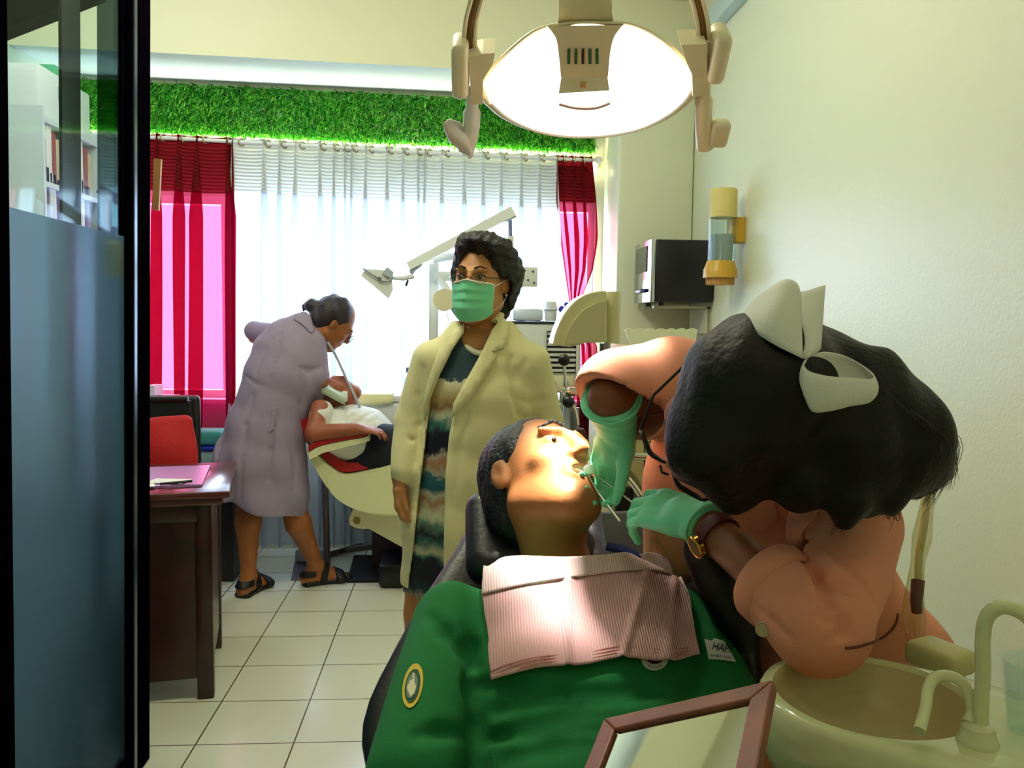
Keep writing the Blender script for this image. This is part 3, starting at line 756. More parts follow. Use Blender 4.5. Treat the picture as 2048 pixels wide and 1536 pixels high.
# dental lamp on a long sloping arm
dl = thing('dental_lamp', 'white far dental lamp on a long sloping arm against the curtain', 'dental lamp', P(1020, 490, YU+.1))
A, B = P(815, 534, YU-.1), P(1024, 424, YU+.05)
t = (B-A).normalized(); up = V((-t.z, 0, t.x)); up = (up-t*up.dot(t)).normalized(); sd = t.cross(up)
def beam(mb, A, B, w0, h0, w1, h1, up):
    t = (B-A).normalized(); u = (up-t*up.dot(t)).normalized(); s = t.cross(u)
    mb.loft([[A+u*h0+s*w0, A+u*h0-s*w0, A-u*h0-s*w0, A-u*h0+s*w0], [B+u*h1+s*w1, B+u*h1-s*w1, B-u*h1-s*w1, B-u*h1+s*w1]]); return mb
beam(MB(), A, B, .024, .020, .028, .026, up).build('arm', M_WHITE, dl)
beam(MB(), P(1006, 441, YU+.03), P(1029, 432, YU+.05), .02, .012, .02, .012, up).build('joint', M_UNITG, dl)
MB().cyl(P(1020, 438, YU+.06), P(1021, 482, YU+.08), .011).build('post', mat('lilac steel', (150, 155, 200), .35, metal=.3), dl)
MB().box(P(1021, 482, YU+.08), (.034, .034, .05), bev=.005).build('post_collar', M_UNIT, dl)
MB().tube([P(822, 545, YU-.1), P(838, 532, YU-.1), P(842, 528, YU-.09)], .008).sphere(P(824, 543, YU-.1), .013).build('elbow_joint', M_UNITG, dl)
MB().tube([P(783, 556, YU-.1), P(806, 557, YU-.1), P(828, 552, YU-.1)], [.008, .012, .014]).build('yoke', M_UNIT, dl)
MB().tube([P(816, 560, YU-.11), P(812, 572, YU-.11)], .006).build('grip', M_DGREY, dl)
mb = MB(); Yl = YU-.12
mb.prism([P(722, 551, Yl), P(731, 538, Yl), P(766, 540, Yl), P(783, 556, Yl), P(786, 580, Yl), P(777, 597, Yl), P(768, 590, Yl)], (.01, .11, .02)).build('lamp_head', M_UNIT, dl)
mb = MB(); mb.prism([P(764, 547, Yl-.02), P(774, 534, Yl-.02), P(787, 544, Yl-.02), P(784, 558, Yl-.02)], (0, .05, 0)); mb.build('back_cap', M_UNITG, dl)
MB().cyl(P(759, 558, Yl-.004), P(759, 558, Yl-.02), .011).tube([P(726, 537, Yl-.02), P(743, 549, Yl-.02), P(759, 558, Yl-.014)], .0035).tube([P(764, 563, Yl-.014), P(776, 562, Yl-.02), P(785, 557, Yl-.01)], .005).build('bracket', M_STEEL, dl)

# dental chair at the far end: ivory shell, red upholstery
M_REDV = mat('red vinyl', (168, 24, 30), .3)
ch = thing('dental_chair', 'ivory and red dental chair by the window, reclined under a man', 'dental chair', P(800, 1100, 4.4))
def shape(pts, Y, dy, mb=None, n=5, close=True):
    mb = mb or MB(); return mb.prism([P(x, y, Y) for x, y in pts], (0, dy, 0))
def curve2(pts, n=6):
    return [(p.x, p.y) for p in smooth_path([V((x, y, 0)) for x, y in pts], n)]
lo = curve2([(613, 893), (618, 915), (640, 955), (665, 988), (695, 1012), (725, 1025), (765, 1033), (805, 1032), (850, 1026), (905, 1010)])
hi = curve2([(925, 900), (870, 912), (812, 922), (750, 938), (690, 949), (660, 934), (636, 912), (620, 896)])
YH = 3.98
o = shape(lo+hi, YH, .36).build('seat_shell', M_IVORY, ch, smooth=False)
bv = o.modifiers.new('b', 'BEVEL'); bv.width = .012; bv.segments = 3; bv.limit_method = 'ANGLE'
pan = curve2([(655, 955), (662, 985), (690, 1009), (730, 1024), (790, 1029), (850, 1023), (905, 1008)])+curve2([(905, 925), (812, 932), (750, 945), (690, 950), (665, 946)])
shape(pan, YH-.006, .01).build('side_panel', mat('ivory panel', (226, 224, 176), .3), ch)
up_ = curve2([(925, 897), (870, 908), (812, 919), (750, 934), (692, 944), (662, 930), (638, 906), (622, 888)])+curve2([(632, 870), (660, 905), (695, 925), (760, 915), (925, 870)])
o = shape(up_, YH+.03, .30).build('upholstery', M_REDV, ch); 
arm = curve2([(618, 906), (640, 893), (690, 882), (725, 876), (737, 872)])+curve2([(739, 882), (700, 892), (650, 905), (630, 914), (618, 920)])
shape(arm, YH-.05, .09).build('armrest', M_IVORY, ch)
ap = curve2([(617, 905), (640, 892), (690, 881), (735, 872)])+curve2([(737, 862), (700, 866), (660, 876), (630, 886), (617, 892)])
o = shape(ap, YH-.052, .095).build('armrest_pad', M_REDV, ch); bv = o.modifiers.new('b', 'BEVEL'); bv.width = .008; bv.segments = 3
back = curve2([(690, 925), (660, 905), (632, 870), (618, 835)])+curve2([(600, 840), (612, 880), (640, 925), (680, 950)])
shape(back, YH+.05, .28).build('backrest', M_REDV, ch)
lp = curve2([(698, 1040), (703, 1025), (714, 1012)])+[(760, 1025), (880, 1020), (880, 1052), (760, 1056), (725, 1058)]+curve2([(712, 1056), (700, 1050)])
shape(lp, YH+.1, .06).build('link_plate', M_CREAM, ch)
p = P(714, 1041, YH+.1); MB().cyl(p, p+V((0, -.008, 0)), .017).build('bolt', mat('brass bolt', (140, 120, 60), .4, metal=.7), ch)
shape([(735, 1056), (880, 1050), (900, 1110), (830, 1104), (800, 1092)], YH+.12, .2).build('lift_arm', M_IVORY, ch)
b0 = G(760, 1150); MB().box((P(860, 1100, 4.3).x, 4.24, .06), (.5, .30, .12), bev=.03).build('base', M_BLACK, ch)
# floor mat, foot control, hose, pole
a, b_, c, d = G(697, 1166), G(806, 1166), G(860, 1112), G(712, 1108)
a, b_, c, d = G(694, 1166), G(880, 1164), G(892, 1116), G(708, 1114)
tag(MB().prism([a, b_, c, d], (0, 0, .012)).build('floor_mat', mat('black rubber', (6, 6, 7), .7)), 'black rubber mat on the tiles under the far dental chair', 'mat')
fc = thing('foot_control', 'grey metal foot control on the floor behind a sandalled foot', 'foot control', G(605, 1150))
a, b_, c, d = G(582, 1161), G(650, 1161), G(656, 1124), G(590, 1124)
MB().prism([a, b_, c, d], (0, 0, .012)).build('base_plate', M_STEEL, fc)
MB().box(((a.x+c.x)/2-.02, c.y-.02, .05), (.16, .08, .07), bev=.015).build('pedal_housing', M_UNITG, fc)
MB().box(((a.x+b_.x)/2, a.y+.07, .022), (.1, .08, .018), bev=.006).build('pedal', M_DGREY, fc)
hs = [G(636, 1124), G(680, 1110), G(740, 1099), (G(830, 1094))]
tag(MB().tube(smooth_path([V((p.x, p.y, .02)) for p in hs], 8), .016, 12).build('hose', mat('grey hose', (92, 84, 80), .5)), 'thick grey hose lying on the floor behind the sandals', 'hose')
tag(MB().tube(smooth_path([V((p.x+.1, p.y+.12, .025)) for p in hs], 8), .012, 12).build('hose', mat('dark hose', (40, 34, 34), .5)), 'thinner dark hose on the floor nearest the curtain', 'hose')
a = P(654, 1085, 4.5); tag(MB().cyl((a.x, a.y, 0), (a.x-.01, a.y, .5), .018).build('pipe', mat('pipe', (120, 108, 112), .4, metal=.4)), 'grey upright pipe under the far dental chair', 'pipe')

# ================================================================ LEFT: desk and what is on it
th = math.radians(12); ex = V((math.cos(th), math.sin(th), 0)); ey = V((-math.sin(th), math.cos(th), 0)); RD = frame(ex, ey, V((0, 0, 1)))
FRc = G(430, 1397); FRc.z = 0
dk = thing('desk', 'dark mahogany desk with a moulded top beside the glass door', 'desk', FRc)
ZD = .735; DW, DD = 1.1, .56
def D(x, y, z): return FRc + ex*x + ey*y + V((0, 0, z))
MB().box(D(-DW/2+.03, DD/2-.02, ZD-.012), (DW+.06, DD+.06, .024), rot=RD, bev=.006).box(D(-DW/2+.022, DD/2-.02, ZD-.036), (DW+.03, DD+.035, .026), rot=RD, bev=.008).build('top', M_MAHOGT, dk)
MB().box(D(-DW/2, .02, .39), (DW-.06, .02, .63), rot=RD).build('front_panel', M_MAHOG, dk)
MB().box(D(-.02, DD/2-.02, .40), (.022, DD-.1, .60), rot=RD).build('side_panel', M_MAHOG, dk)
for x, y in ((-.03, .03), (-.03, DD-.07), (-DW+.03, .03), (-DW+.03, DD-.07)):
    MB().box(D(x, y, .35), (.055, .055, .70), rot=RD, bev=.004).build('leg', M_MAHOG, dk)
MB().box(D(-DW/2, .008, .66), (DW-.1, .014, .07), rot=RD, bev=.003).build('apron', M_MAHOG, dk)
fo = thing('folder', 'purple folder lying open on the mahogany desk', 'folder', D(-.2, .25, ZD))
PU = mat('purple cover', (170, 130, 190), .3)
MB().box(D(-.155, .25, ZD+.005), (.24, .40, .008), rot=RD).build('cover', PU, fo)
MB().box(D(-.4, .25, ZD+.005), (.24, .40, .008), rot=RD).build('cover', mat('plum cover', (120, 80, 130), .35), fo)
for i, (x, y, r) in enumerate(((-.255, .065, .15), (-.15, .115, -.35))):
    tag(MB().box(D(x, y, ZD+.0105+.002*i), (.13, .08, .0016), rot=RD @ rotz(r)).build('paper', M_PAPER), ('white paper slip on the desk nearest the glass door', 'white folded paper on the desk beside the pen')[i], 'paper')
tag(MB().tube([D(-.17, .045, ZD+.017), D(-.07, .075, ZD+.017)], .0045, 10).build('pen', M_BLACK), 'short black pen on the desk papers', 'pen')
# desk chair with a red cushion
Yk = 3.75
dc = thing('desk_chair', 'black high-backed chair behind the mahogany desk', 'chair', V((P(330, 900, Yk).x, Yk, 0)))
cx = P(325, 900, Yk).x; zt = P(325, 800, Yk).z
MB().box((cx, Yk+.13, zt-.2), (.25, .05, .42), bev=.02, seg=3).build('backrest', M_BLACK, dc)
mb = MB(); 
for pts in ([P(376, 802, Yk), P(381, 870, Yk), P(389, 945, Yk+.02)],): mb.tube(pts, .014, 10)
mb.tube([P(258, 800, Yk), P(264, 950, Yk)], .014, 10); mb.tube([P(258, 800, Yk), P(376, 799, Yk)], .016, 10); mb.build('back_frame', M_BLACK, dc)
zs = .46
MB().box((cx, Yk-.1, zs-.03), (.42, .44, .07), bev=.025, seg=3).build('seat', M_BLACK, dc)
for sx in (-1, 1):
    for sy in (-1, 1): MB().cyl((cx+sx*.18, Yk-.1+sy*.18, 0), (cx+sx*.18, Yk-.1+sy*.18, zs-.06), .016).build('leg', M_BLACK, dc)
c = P(326, 905, Yk-.07); R3 = Matrix.Rotation(-.12, 3, 'X') @ Matrix.Rotation(-.12, 3, 'Y')
v_ = Vol((c.x-.3, c.y-.2, c.z-.3), (c.x+.3, c.y+.2, c.z+.3), .008)
v_.add(bx(c, (.135, .035, .15), R3, .03)); v_.add(el(c, (.125, .075, .13), R3), .05)
cu = v_.build('cushion', mat('red cushion', (190, 18, 24), .75, bump=('noise', 60, .2)), relax=1); tag(cu, 'red square cushion propped on the black desk chair', 'cushion')
# boxes on a low cabinet in the corner
Yx = 4.22
a = P(410, 941, Yx); zc = a.z
cb = tag(MB().box((a.x-.1, Yx+.16, zc/2), (.46, .3, zc), bev=.008).build('low_cabinet', mat('dark cabinet', (26, 18, 22), .5)), 'dark low cabinet in the corner behind the desk', 'cabinet')
bxz = zc
sb = thing('storage_box', 'clear storage box with a blue lid on the low cabinet', 'storage box', (a.x-.02, Yx+.14, zc+.001))
MB().box((a.x-.02, Yx+.14, zc+.046), (.24, .2, .09), bev=.012).build('body', mat('clear plastic', (140, 168, 170), .25), sb)
MB().box((a.x-.02, Yx+.14, zc+.101), (.26, .22, .02), bev=.008).build('lid', mat('blue lid', (20, 40, 150), .35), sb)
tag(MB().box((a.x-.02, Yx+.14, zc+.149), (.18, .16, .075), bev=.02, seg=3).build('cloth_pouch', mat('teal cloth', (60, 140, 130), .8)), 'teal green pouch on top of the blue lidded box', 'pouch')
tag(MB().box((a.x-.19, Yx+.14, zc+.07), (.07, .12, .14), bev=.01).build('carton', M_WHITE), 'small white carton beside the storage box', 'carton')
p = P(305, 781, 4.4); wbx = MB().box((p.x, 4.42, p.z), (.05, .12, .055), bev=.004).box((p.x-.1, 4.42, p.z-.045), (.4, .2, .03)).box((p.x-.28, 4.42, (p.z-.06)/2), (.03, .16, p.z-.06))
tag(wbx.build('side_stand', mat('pale lilac', (214, 205, 220), .5)), 'pale stand behind the chair under the red curtain', 'stand')

# ================================================================ BOOKSHELF seen through the glass door
XS = -1.80; ys0, ys1 = RX(88, 300, XS).y, RX(199, 300, XS).y
bs = thing('bookshelf', 'tall white bookshelf seen through the glass door', 'bookshelf', ((XS+XL)/2, (ys0+ys1)/2, 0))
zb = [RX(170, y, XS).z for y in (172, 272, 388, 482)]
mb = MB()
for y in (ys0+.01, ys1-.01): mb.box(((XS+XL)/2, y, zb[0]/2-.1), (XS-XL-.005, .02, zb[0]-.2+.0))
mb.box((XL+.01, (ys0+ys1)/2, zb[0]/2-.1), (.012, ys1-ys0-.02, zb[0]-.2))
mb.build('frame', mat('shelf white', (214, 220, 222), .5), bs)
for z in [zb[1]-.012, zb[2]-.012, zb[3]-.012, zb[3]-.4, zb[3]-.8, .06]:
    MB().box(((XS+XL)/2+.004, (ys0+ys1)/2, z), (XS-XL-.012, ys1-ys0-.042, .022)).build('shelf', mat('shelf white', (214, 220, 222), .5), bs)
cr_ = thing('crate', 'white box with two raised loops on top of the tall bookshelf', 'box', ((XS+XL)/2, (ys0+ys1)/2, zb[1]))
MB().box(((XS+XL)/2, (ys0+ys1)/2, (zb[1]+zb[0])/2-.005), (XS-XL-.06, ys1-ys0-.06, zb[0]-zb[1]-.012), bev=.006).build('body', M_WHITE, cr_)
for k in (0, 1):
    yy = ys1-.33+.13*k; zz = zb[1]+.12
    MB().tube(smooth_path([V((XS-.026, yy-.04, zz+.06)), V((XS-.026, yy-.035, zz-.02)), V((XS-.026, yy, zz-.05)), V((XS-.026, yy+.035, zz-.02)), V((XS-.026, yy+.04, zz+.06))], 4), .006, 8).build('loop', M_UNITG, cr_)
tag(MB().box(((XS+XL)/2, ys1-.2, zb[0]+.03), (.16, .14, .08), bev=.02).build('green_pack', mat('mint pack', (90, 190, 140), .6)), 'mint green pack lying on top of the white box', 'pack')
tag(MB().sphere(((XS+XL)/2+.05, ys1-.07, zb[0]+.045), .05, (1, .8, 1.1)).build('dark_vase', mat('dark vase', (70, 66, 74), .4)), 'dark rounded vase at the right end of the white box', 'vase')
pal = [((40, 110, 120), 'teal'), ((230, 225, 215), 'white'), ((150, 60, 60), 'brick red'), ((200, 180, 140), 'tan'), ((60, 90, 130), 'slate blue'), ((110, 140, 90), 'moss green'), ((90, 60, 70), 'plum'), ((190, 110, 90), 'coral')]
y = ys0+.035; i = 0; hts = ['shortest', 'short', 'mid-height', 'tall']
while y < ys1-.07:
    wd = .03+.012*((i*5) % 3); h = .19+.022*((i*3) % 4); c_, nm = pal[i % 8]
    tag(MB().box((XS-.11, y+wd/2, zb[2]+h/2), (.18, wd-.002, h), bev=.003).build('book', mat('book '+nm, c_, .6)), ('%s %s book upright on the upper shelf' % (hts[(i*3) % 4], nm)) + (' near the glass end' if i >= 8 else ' at the near half'), 'book', 'upright books on the upper shelf'); y += wd; i += 1
y = ys0+.035; i = 0
pal2 = [((60, 50, 70), 'dark grey'), ((225, 225, 230), 'white'), ((110, 70, 130), 'purple'), ((170, 140, 190), 'lilac'), ((70, 80, 90), 'slate')]
while y < ys1-.08:
    wd = .055+.01*(i % 2); h = .30-.02*(i % 3); c_, nm = pal2[i % 5]
    tag(MB().box((XS-.12, y+wd/2, zb[3]+h/2), (.2, wd-.003, h), bev=.004).build('file_folder', mat('file '+nm, c_, .5)), '%s file box upright on the second shelf, %s' % (nm, 'nearer end' if i < 5 else 'far end'), 'file', 'file boxes on the second shelf'); y += wd; i += 1
pt_ = RX(30, 385, XL+.06)
fx = thing('wall_fitting', 'dark jointed fitting on the pale wall left of the bookshelf', 'fitting', (XL+.001, pt_.y, pt_.z))
MB().box((XL+.02, pt_.y, pt_.z), (.04, .07, .3), bev=.005).build('plate', M_CREAM, fx)
MB().tube([(XL+.05, pt_.y+.04, pt_.z+.13), (XL+.06, pt_.y+.06, pt_.z), (XL+.05, pt_.y+.05, pt_.z-.18)], [.03, .02, .035], 10).tube([(XL+.05, pt_.y-.08, pt_.z+.06), (XL+.06, pt_.y+.16, pt_.z)], .018).build('arm', M_BLACK, fx)
Yb_ = 4.3
bf = MB(); 
for a, b_, r in (((200, 378), (262, 416), .022), ((213, 392), (213, 456), .016), ((203, 457), (266, 470), .02)): beam(bf, P(*a, Yb_), P(*b_, Yb_), .02, r, .02, r, V((0.3, 0, 1)))
bf.box((P(207, 460, Yb_).x, Yb_, P(207, 460, Yb_).z/2), (.03, .03, P(207, 460, Yb_).z))
tag(bf.build('reflection_bars', mat('dark frame', (24, 34, 44), .5)), 'dark angled bars put in for a reflection in the glass door', 'frame')  # solid dark bars added in place of a reflection in the glass
# ================================================================ RIGHT WALL
# steriliser oven on brackets
YO = 4.02
ov = thing('steriliser_oven', 'black box oven with a mirrored front on the right wall', 'oven', P(1340, 606, YO))
xr, xl = XR-.006, P(1311, 540, YO).x
zt_, zb_ = P(1360, 479, YO).z, P(1360, 604, YO).z; oz = (zt_+zb_)/2; oh = zt_-zb_
OD = .36
MB().box(((xl+xr)/2, YO+OD/2, oz), (xr-xl, OD, oh), bev=.008).build('body', mat('oven black', (10, 12, 22), .35), ov)
dr = MB().box((xl-.012, YO+OD/2, oz), (.022, OD+.004, oh+.004), bev=.004).build('door', mat('mirror steel', (205, 210, 215), .16, metal=1), ov)
MB().box((xl-.026, YO+OD/2+.02, oz+.06), (.004, OD*.68, oh*.42)).build('door_glass', mat('oven glass', (90, 100, 105), .05, metal=.9), dr)
MB().tube([(xl-.03, YO+.06, oz-oh*.32), (xl-.045, YO+.08, oz-oh*.32), (xl-.045, YO+OD*.55, oz-oh*.32), (xl-.03, YO+OD*.6, oz-oh*.32)], .010, 10).build('handle', mat('navy grip', (14, 14, 60), .4), dr)
for y in (YO+.05, YO+OD-.05): MB().cyl((xl+.04, y, zb_), (xl+.04, y, zb_-.018), .014).build('foot', M_BLACK, ov)
br_ = tag(MB().box((XR-.14, YO+.08, zb_-.024), (.28, .03, .012)).box((XR-.006, YO+.08, zb_-.12), (.012, .03, .2)).box((XR-.14, YO+OD-.05, zb_-.024), (.28, .03, .012)).box((XR-.006, YO+OD-.05, zb_-.12), (.012, .03, .2)).box((XR-.02, YO+.2, zb_-.09), (.006, .3, .12)).build('shelf_bracket', mat('bracket cream', (206, 206, 180), .5)), 'cream wall bracket carrying the black oven', 'bracket')
# cup dispenser
YP = 3.62
cdp = thing('cup_dispenser', 'yellow wall dispenser with a clear tube beside the oven', 'dispenser', P(1443, 570, YP))
M_YEL = mat('old yellow plastic', (214, 178, 78), .35); M_YELD = mat('amber plastic', (206, 160, 48), .35)
cx_ = P(1445, 480, YP).x
zz = lambda y: P(1445, y, YP).z
rr = 27*YP/F_PX
MB().lathe((cx_, YP, 0), [(0, zz(378)), (rr*.92, zz(378)), (rr, zz(381)), (rr*1.0, zz(436)), (0, zz(436))], 32).build('cup_stack', mat('beige cups', (214, 196, 120), .5), cdp)
MB().lathe((cx_-.004, YP, 0), [(rr*1.03, zz(434)), (rr*1.03, zz(526)), (rr*.98, zz(526)), (rr*.98, zz(434))], 32).build('tube', M_CLEAR, cdp)
MB().lathe((cx_-.004, YP, 0), [(rr*.9, zz(470)), (rr*.8, zz(526)), (0, zz(526))], 24).build('cup', mat('grey cup', (150, 160, 158), .5), cdp)
MB().lathe((cx_-.006, YP, 0), [(0, zz(520)), (rr*1.0, zz(522)), (rr*1.1, zz(530)), (rr*1.25, zz(540)), (rr*1.28, zz(556)), (0, zz(556))], 32).build('collar', M_YELD, cdp)
gl = MB().lathe((cx_-.006, YP, 0), [(0, zz(555)), (rr*1.02, zz(556)), (rr*.98, zz(570)), (0, zz(571))], 32)
for k in range(26):
    a_ = 2*PI*k/26; gl.cyl((cx_-.006+rr*1.02*math.cos(a_), YP+rr*1.02*math.sin(a_), zz(557)), (cx_-.006+rr*.99*math.cos(a_), YP+rr*.99*math.sin(a_), zz(570)), .003, n=6)
gl.build('outlet', mat('tan plastic', (190, 140, 74), .45), cdp)
a, b_ = P(1462, 434, YP), P(1485, 486, YP)
MB().box(((a.x+XR)/2, YP+.02, (a.z+b_.z)/2), (XR-a.x, .07, a.z-b_.z), bev=.004).build('wall_block', M_YELD, cdp)
# frosted scalloped holder on the ledge beneath
Yq = 3.9
a, b_ = P(1250, 656, Yq), P(1395, 690, Yq)
hz = MB()
top = [(1250+145*i/60, 660-4*abs(math.sin(i*PI/60*7))) for i in range(61)]
hz.prism([P(x, y, Yq) for x, y in top]+[P(1390, 692, Yq), P(1262, 692, Yq)], (0, .012, 0))
tl = tag(hz.build('scalloped_tray', mat('milky plastic', (222, 222, 190), .35), smooth=False), 'milky plastic tray with a scalloped rim under the oven', 'tray')
z_ = P(1300, 690, Yq).z
cab2 = MB().box(((P(1243, 700, Yq).x+XR)/2, Yq+.15, z_-.02), (XR-P(1243, 700, Yq).x, .32, .03), bev=.004).box(((P(1243, 700, Yq).x+XR)/2+.03, Yq+.17, (z_-.035)/2), (XR-P(1243, 700, Yq).x-.06, .27, z_-.035))
tag(cab2.build('side_cabinet', mat('tan cabinet', (196, 160, 100), .5)), 'tan cabinet against the right wall under the oven', 'cabinet')
# the near dental unit behind the patient
YN = 2.25
du = thing('dental_unit', 'cream dental unit with a rounded arm cover behind the dentist', 'dental unit', V((P(1300, 900, YN).x, YN+.15, 0)))
xa, xb = P(1222, 900, YN).x, P(1420, 900, YN).x
zu = P(1300, 838, YN).z
MB().box(((xa+xb)/2, YN+.2, zu/2+.05), (xb-xa, .4, zu-.1), bev=.02).build('cabinet', mat('unit cream', (206, 194, 140), .4), du)
MB().box(((xa+xb)/2, YN+.2, zu-.01), (xb-xa+.03, .43, .03), bev=.008).build('top', mat('dark top', (70, 58, 40), .5), du)
MB().box(((xa+xb)/2, YN+.2, .05), (xb-xa-.06, .36, .1)).build('plinth', M_BLACK, du)
MB().tube([P(1236, 911, YN-.06), P(1330, 914, YN-.06)], .011, 14).build('rail', M_CHROME, du)
for x in (1240, 1328): a = P(x, 912, YN-.06); MB().cyl(a, a+V((0, .08, 0)), .009).build('rail_post', M_CHROME, du)
pn = MB()
def rrect(mb, x0, y0, x1, y1, r, w, Y):
    pts = []
    for cx2, cy2, a0 in ((x1-r, y0+r, -90), (x1-r, y1-r, 0), (x0+r, y1-r, 90), (x0+r, y0+r, 180)):
        for k in range(5):
            a_ = math.radians(a0+22.5*k); pts.append((cx2+r*math.cos(a_), cy2+r*math.sin(a_)))
    mb.tube([P(x, y, Y) for x, y in pts+pts[:1]], w, 6)
rrect(pn, 1289, 872, 1350, 946, 7, .0018, YN-.001); rrect(pn, 1294, 876, 1346, 942, 5, .0012, YN-.001)
pn.box(P(1315, 884, YN-.001), (.05, .002, .003)).box(P(1312, 880, YN-.001), (.03, .002, .002)); pn.build('panel_marking', M_BLACK, du)
MB().tube(smooth_path([P(1238, 945, YN-.05), P(1258, 950, YN-.06), P(1270, 965, YN-.06), P(1275, 985, YN-.05), P(1275, 1010, YN-.03)], 5), .012, 12).build('hose', mat('olive hose', (120, 104, 64), .5), du)
MB().tube(smooth_path([P(1232, 968, YN-.10), P(1250, 955, YN-.10), P(1265, 968, YN-.1), P(1280, 990, YN-.1)], 5), .008, 12).build('holder', M_CHROME, du)
MB().box(P(1262, 1055, YN-.03), (.09, .03, .22), bev=.006).build('drawer', M_BLACK, du)
# quarter-round arm cover on a post
Yc_ = 2.3
pts = curve2([(1105, 690), (1113, 660), (1130, 625), (1155, 598), (1185, 584), (1213, 581)])
cv = shape(pts+[(1214, 685), (1170, 686), (1140, 694)], Yc_, .11).build('arm_cover', M_IVORY, du, smooth=False)
bv = cv.modifiers.new('b', 'BEVEL'); bv.width = .016; bv.segments = 4; bv.limit_method = 'ANGLE'
ptsi = curve2([(1128, 690), (1140, 655), (1165, 622), (1195, 606), (1212, 603)])
inn = shape(ptsi+[(1212, 684), (1170, 684)], Yc_-.012, .03).build('cover_panel', mat('ivory deep', (214, 210, 164), .35), du, smooth=False)
a, b_ = P(1217, 582, Yc_), P(1248, 688, Yc_)
MB().cyl(((a.x+b_.x)/2, Yc_+.055, b_.z), ((a.x+b_.x)/2, Yc_+.055, a.z), (b_.x-a.x)/2, n=28).build('arm_joint', M_IVORY, du)
MB().cyl(((a.x+b_.x)/2-.02, Yc_+.055, zu), ((a.x+b_.x)/2-.02, Yc_+.055, b_.z), .016).build('post', M_STEEL, du)
# chrome clamp with black knobs
Yk2 = 2.15
kn = thing('lever_clamp', 'chrome clamp and lever with round black knobs beside the standing woman', 'lever', P(1135, 830, Yk2))
MB().sphere(P(1128, 720, Yk2), .0155).build('knob', M_BLACK, kn)
MB().cyl(P(1128, 722, Yk2), P(1132, 780, Yk2), .0042, n=12).build('lever', M_CHROME, kn)
MB().box(P(1140, 784, Yk2), (.036, .03, .022), bev=.006).cyl(P(1126, 784, Yk2-.01), P(1124, 806, Yk2-.01), .008).cyl(P(1150, 778, Yk2), P(1175, 786, Yk2), .009).build('clamp', M_CHROME, kn)
MB().sphere(P(1137, 804, Yk2-.03), .0155).build('knob', M_BLACK, kn)
MB().tube([P(1140, 800, Yk2), P(1150, 822, Yk2), P(1155, 850, Yk2)], .006).tube([P(1128, 800, Yk2), P(1120, 815, Yk2)], .004).build('leg', M_CHROME, kn)
pp = P(1150, 815, Yk2+.02); MB().cyl((pp.x, pp.y, 0), pp, .012).cyl((pp.x, pp.y, 0), (pp.x, pp.y, .02), .1).build('stand', M_STEEL, kn)
# plastic-wrapped handpiece tube hanging on the right wall
tb = thing('suction_tube', 'plastic-wrapped tube hanging on the right wall above the basin', 'tube', P(1838, 1290, 1.22))
yt = lambda px: 1.24
MB().tube(smooth_path([P(1856, 985, 1.3), P(1848, 1050, 1.28), P(1838, 1110, 1.26), P(1836, 1170, 1.24)], 6), .006, 12).build('hose', mat('pale tube', (206, 200, 150), .35), tb)
MB().tube([P(1836, 1160, 1.24), P(1833, 1200, 1.23), P(1834, 1225, 1.23)], [.010, .009, .008], 12).build('grip', mat('brown grip', (110, 70, 60), .4), tb)
M_WRAP = glass('plastic wrap', (255, 255, 245), (242, 240, 222), .14, .12)
wr = MB(); rings = []
for i, (px, py, r) in enumerate(((1862, 960, .012), (1852, 1020, .014), (1844, 1075, .018), (1836, 1120, .013), (1832, 1160, .016), (1828, 1200, .021), (1826, 1240, .023), (1830, 1275, .018), (1840, 1310, .010))):
    c = P(px, py, 1.25); rings.append([c+V((math.cos(2*PI*k/14)*r*.7*(1+.22*math.sin(k*2.7+i*1.7)), math.sin(2*PI*k/14)*r*.8, .004*math.sin(k*3.1+i))) for k in range(14)])
wr.loft(rings).build('wrapper', M_WRAP, tb, angle=180)

# ================================================================ SPITTOON BASIN
YS = .93
zr = P(1750, 1400, YS).z
ba = thing('basin', 'glossy ivory spittoon basin with two thin spouts at the lower right', 'basin', (P(1800, 1400, YS).x, YS, 0))
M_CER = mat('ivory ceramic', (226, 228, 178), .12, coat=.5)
cx_ = P(1752, 1400, YS).x; R0 = .117
# bowl plus deck: an egg outline running off to the right
def egg(a, s, dz):
    x = math.cos(a); y = math.sin(a)
    rx = R0*s*(1.0 if x < 0 else 1.0); p = V((cx_+rx*x, YS+.01+R0*1.02*s*y, zr+dz)); return p
def deckring(s, dz):
    out = []
    for k in range(48):
        a_ = 2*PI*k/48; x = math.cos(a_); y = math.sin(a_)
        if x <= 0: q = V((cx_+R0*s*x, YS+.01+R0*s*y, zr+dz))
        else: q = V((cx_+(.32+R0*(s-1))*min(1, x*1.25), YS+.01+R0*s*(y if abs(y) > .25 else y)-.06*x*(1 if y < .6 else .5), zr+dz-.0))
        out.append(q)
    return out
prof = [(1.06, .002), (1.10, -.006), (1.12, -.024), (1.10, -.06), (1.0, -.085), (.8, -.115), (.55, -.14)]
b1 = MB(); rings = [deckring(s, dz) for s, dz in prof]
bowl = [[egg(2*PI*k/48, s, dz) for k in range(48)] for s, dz in ((.96, .004), (.93, -.002), (.88, -.018), (.8, -.036), (.62, -.055), (.35, -.064), (.1, -.068))]
b1.loft([*rings[::-1], *bowl], caps=True)
bmesh.ops.rotate(b1.bm, verts=b1.bm.verts, cent=(cx_, YS+.01, zr), matrix=rotz(-.62))
bo_ = b1.build('bowl', M_CER, ba, angle=60); bo_.data.materials.append(mat('bowl glaze', (206, 190, 140), .4))
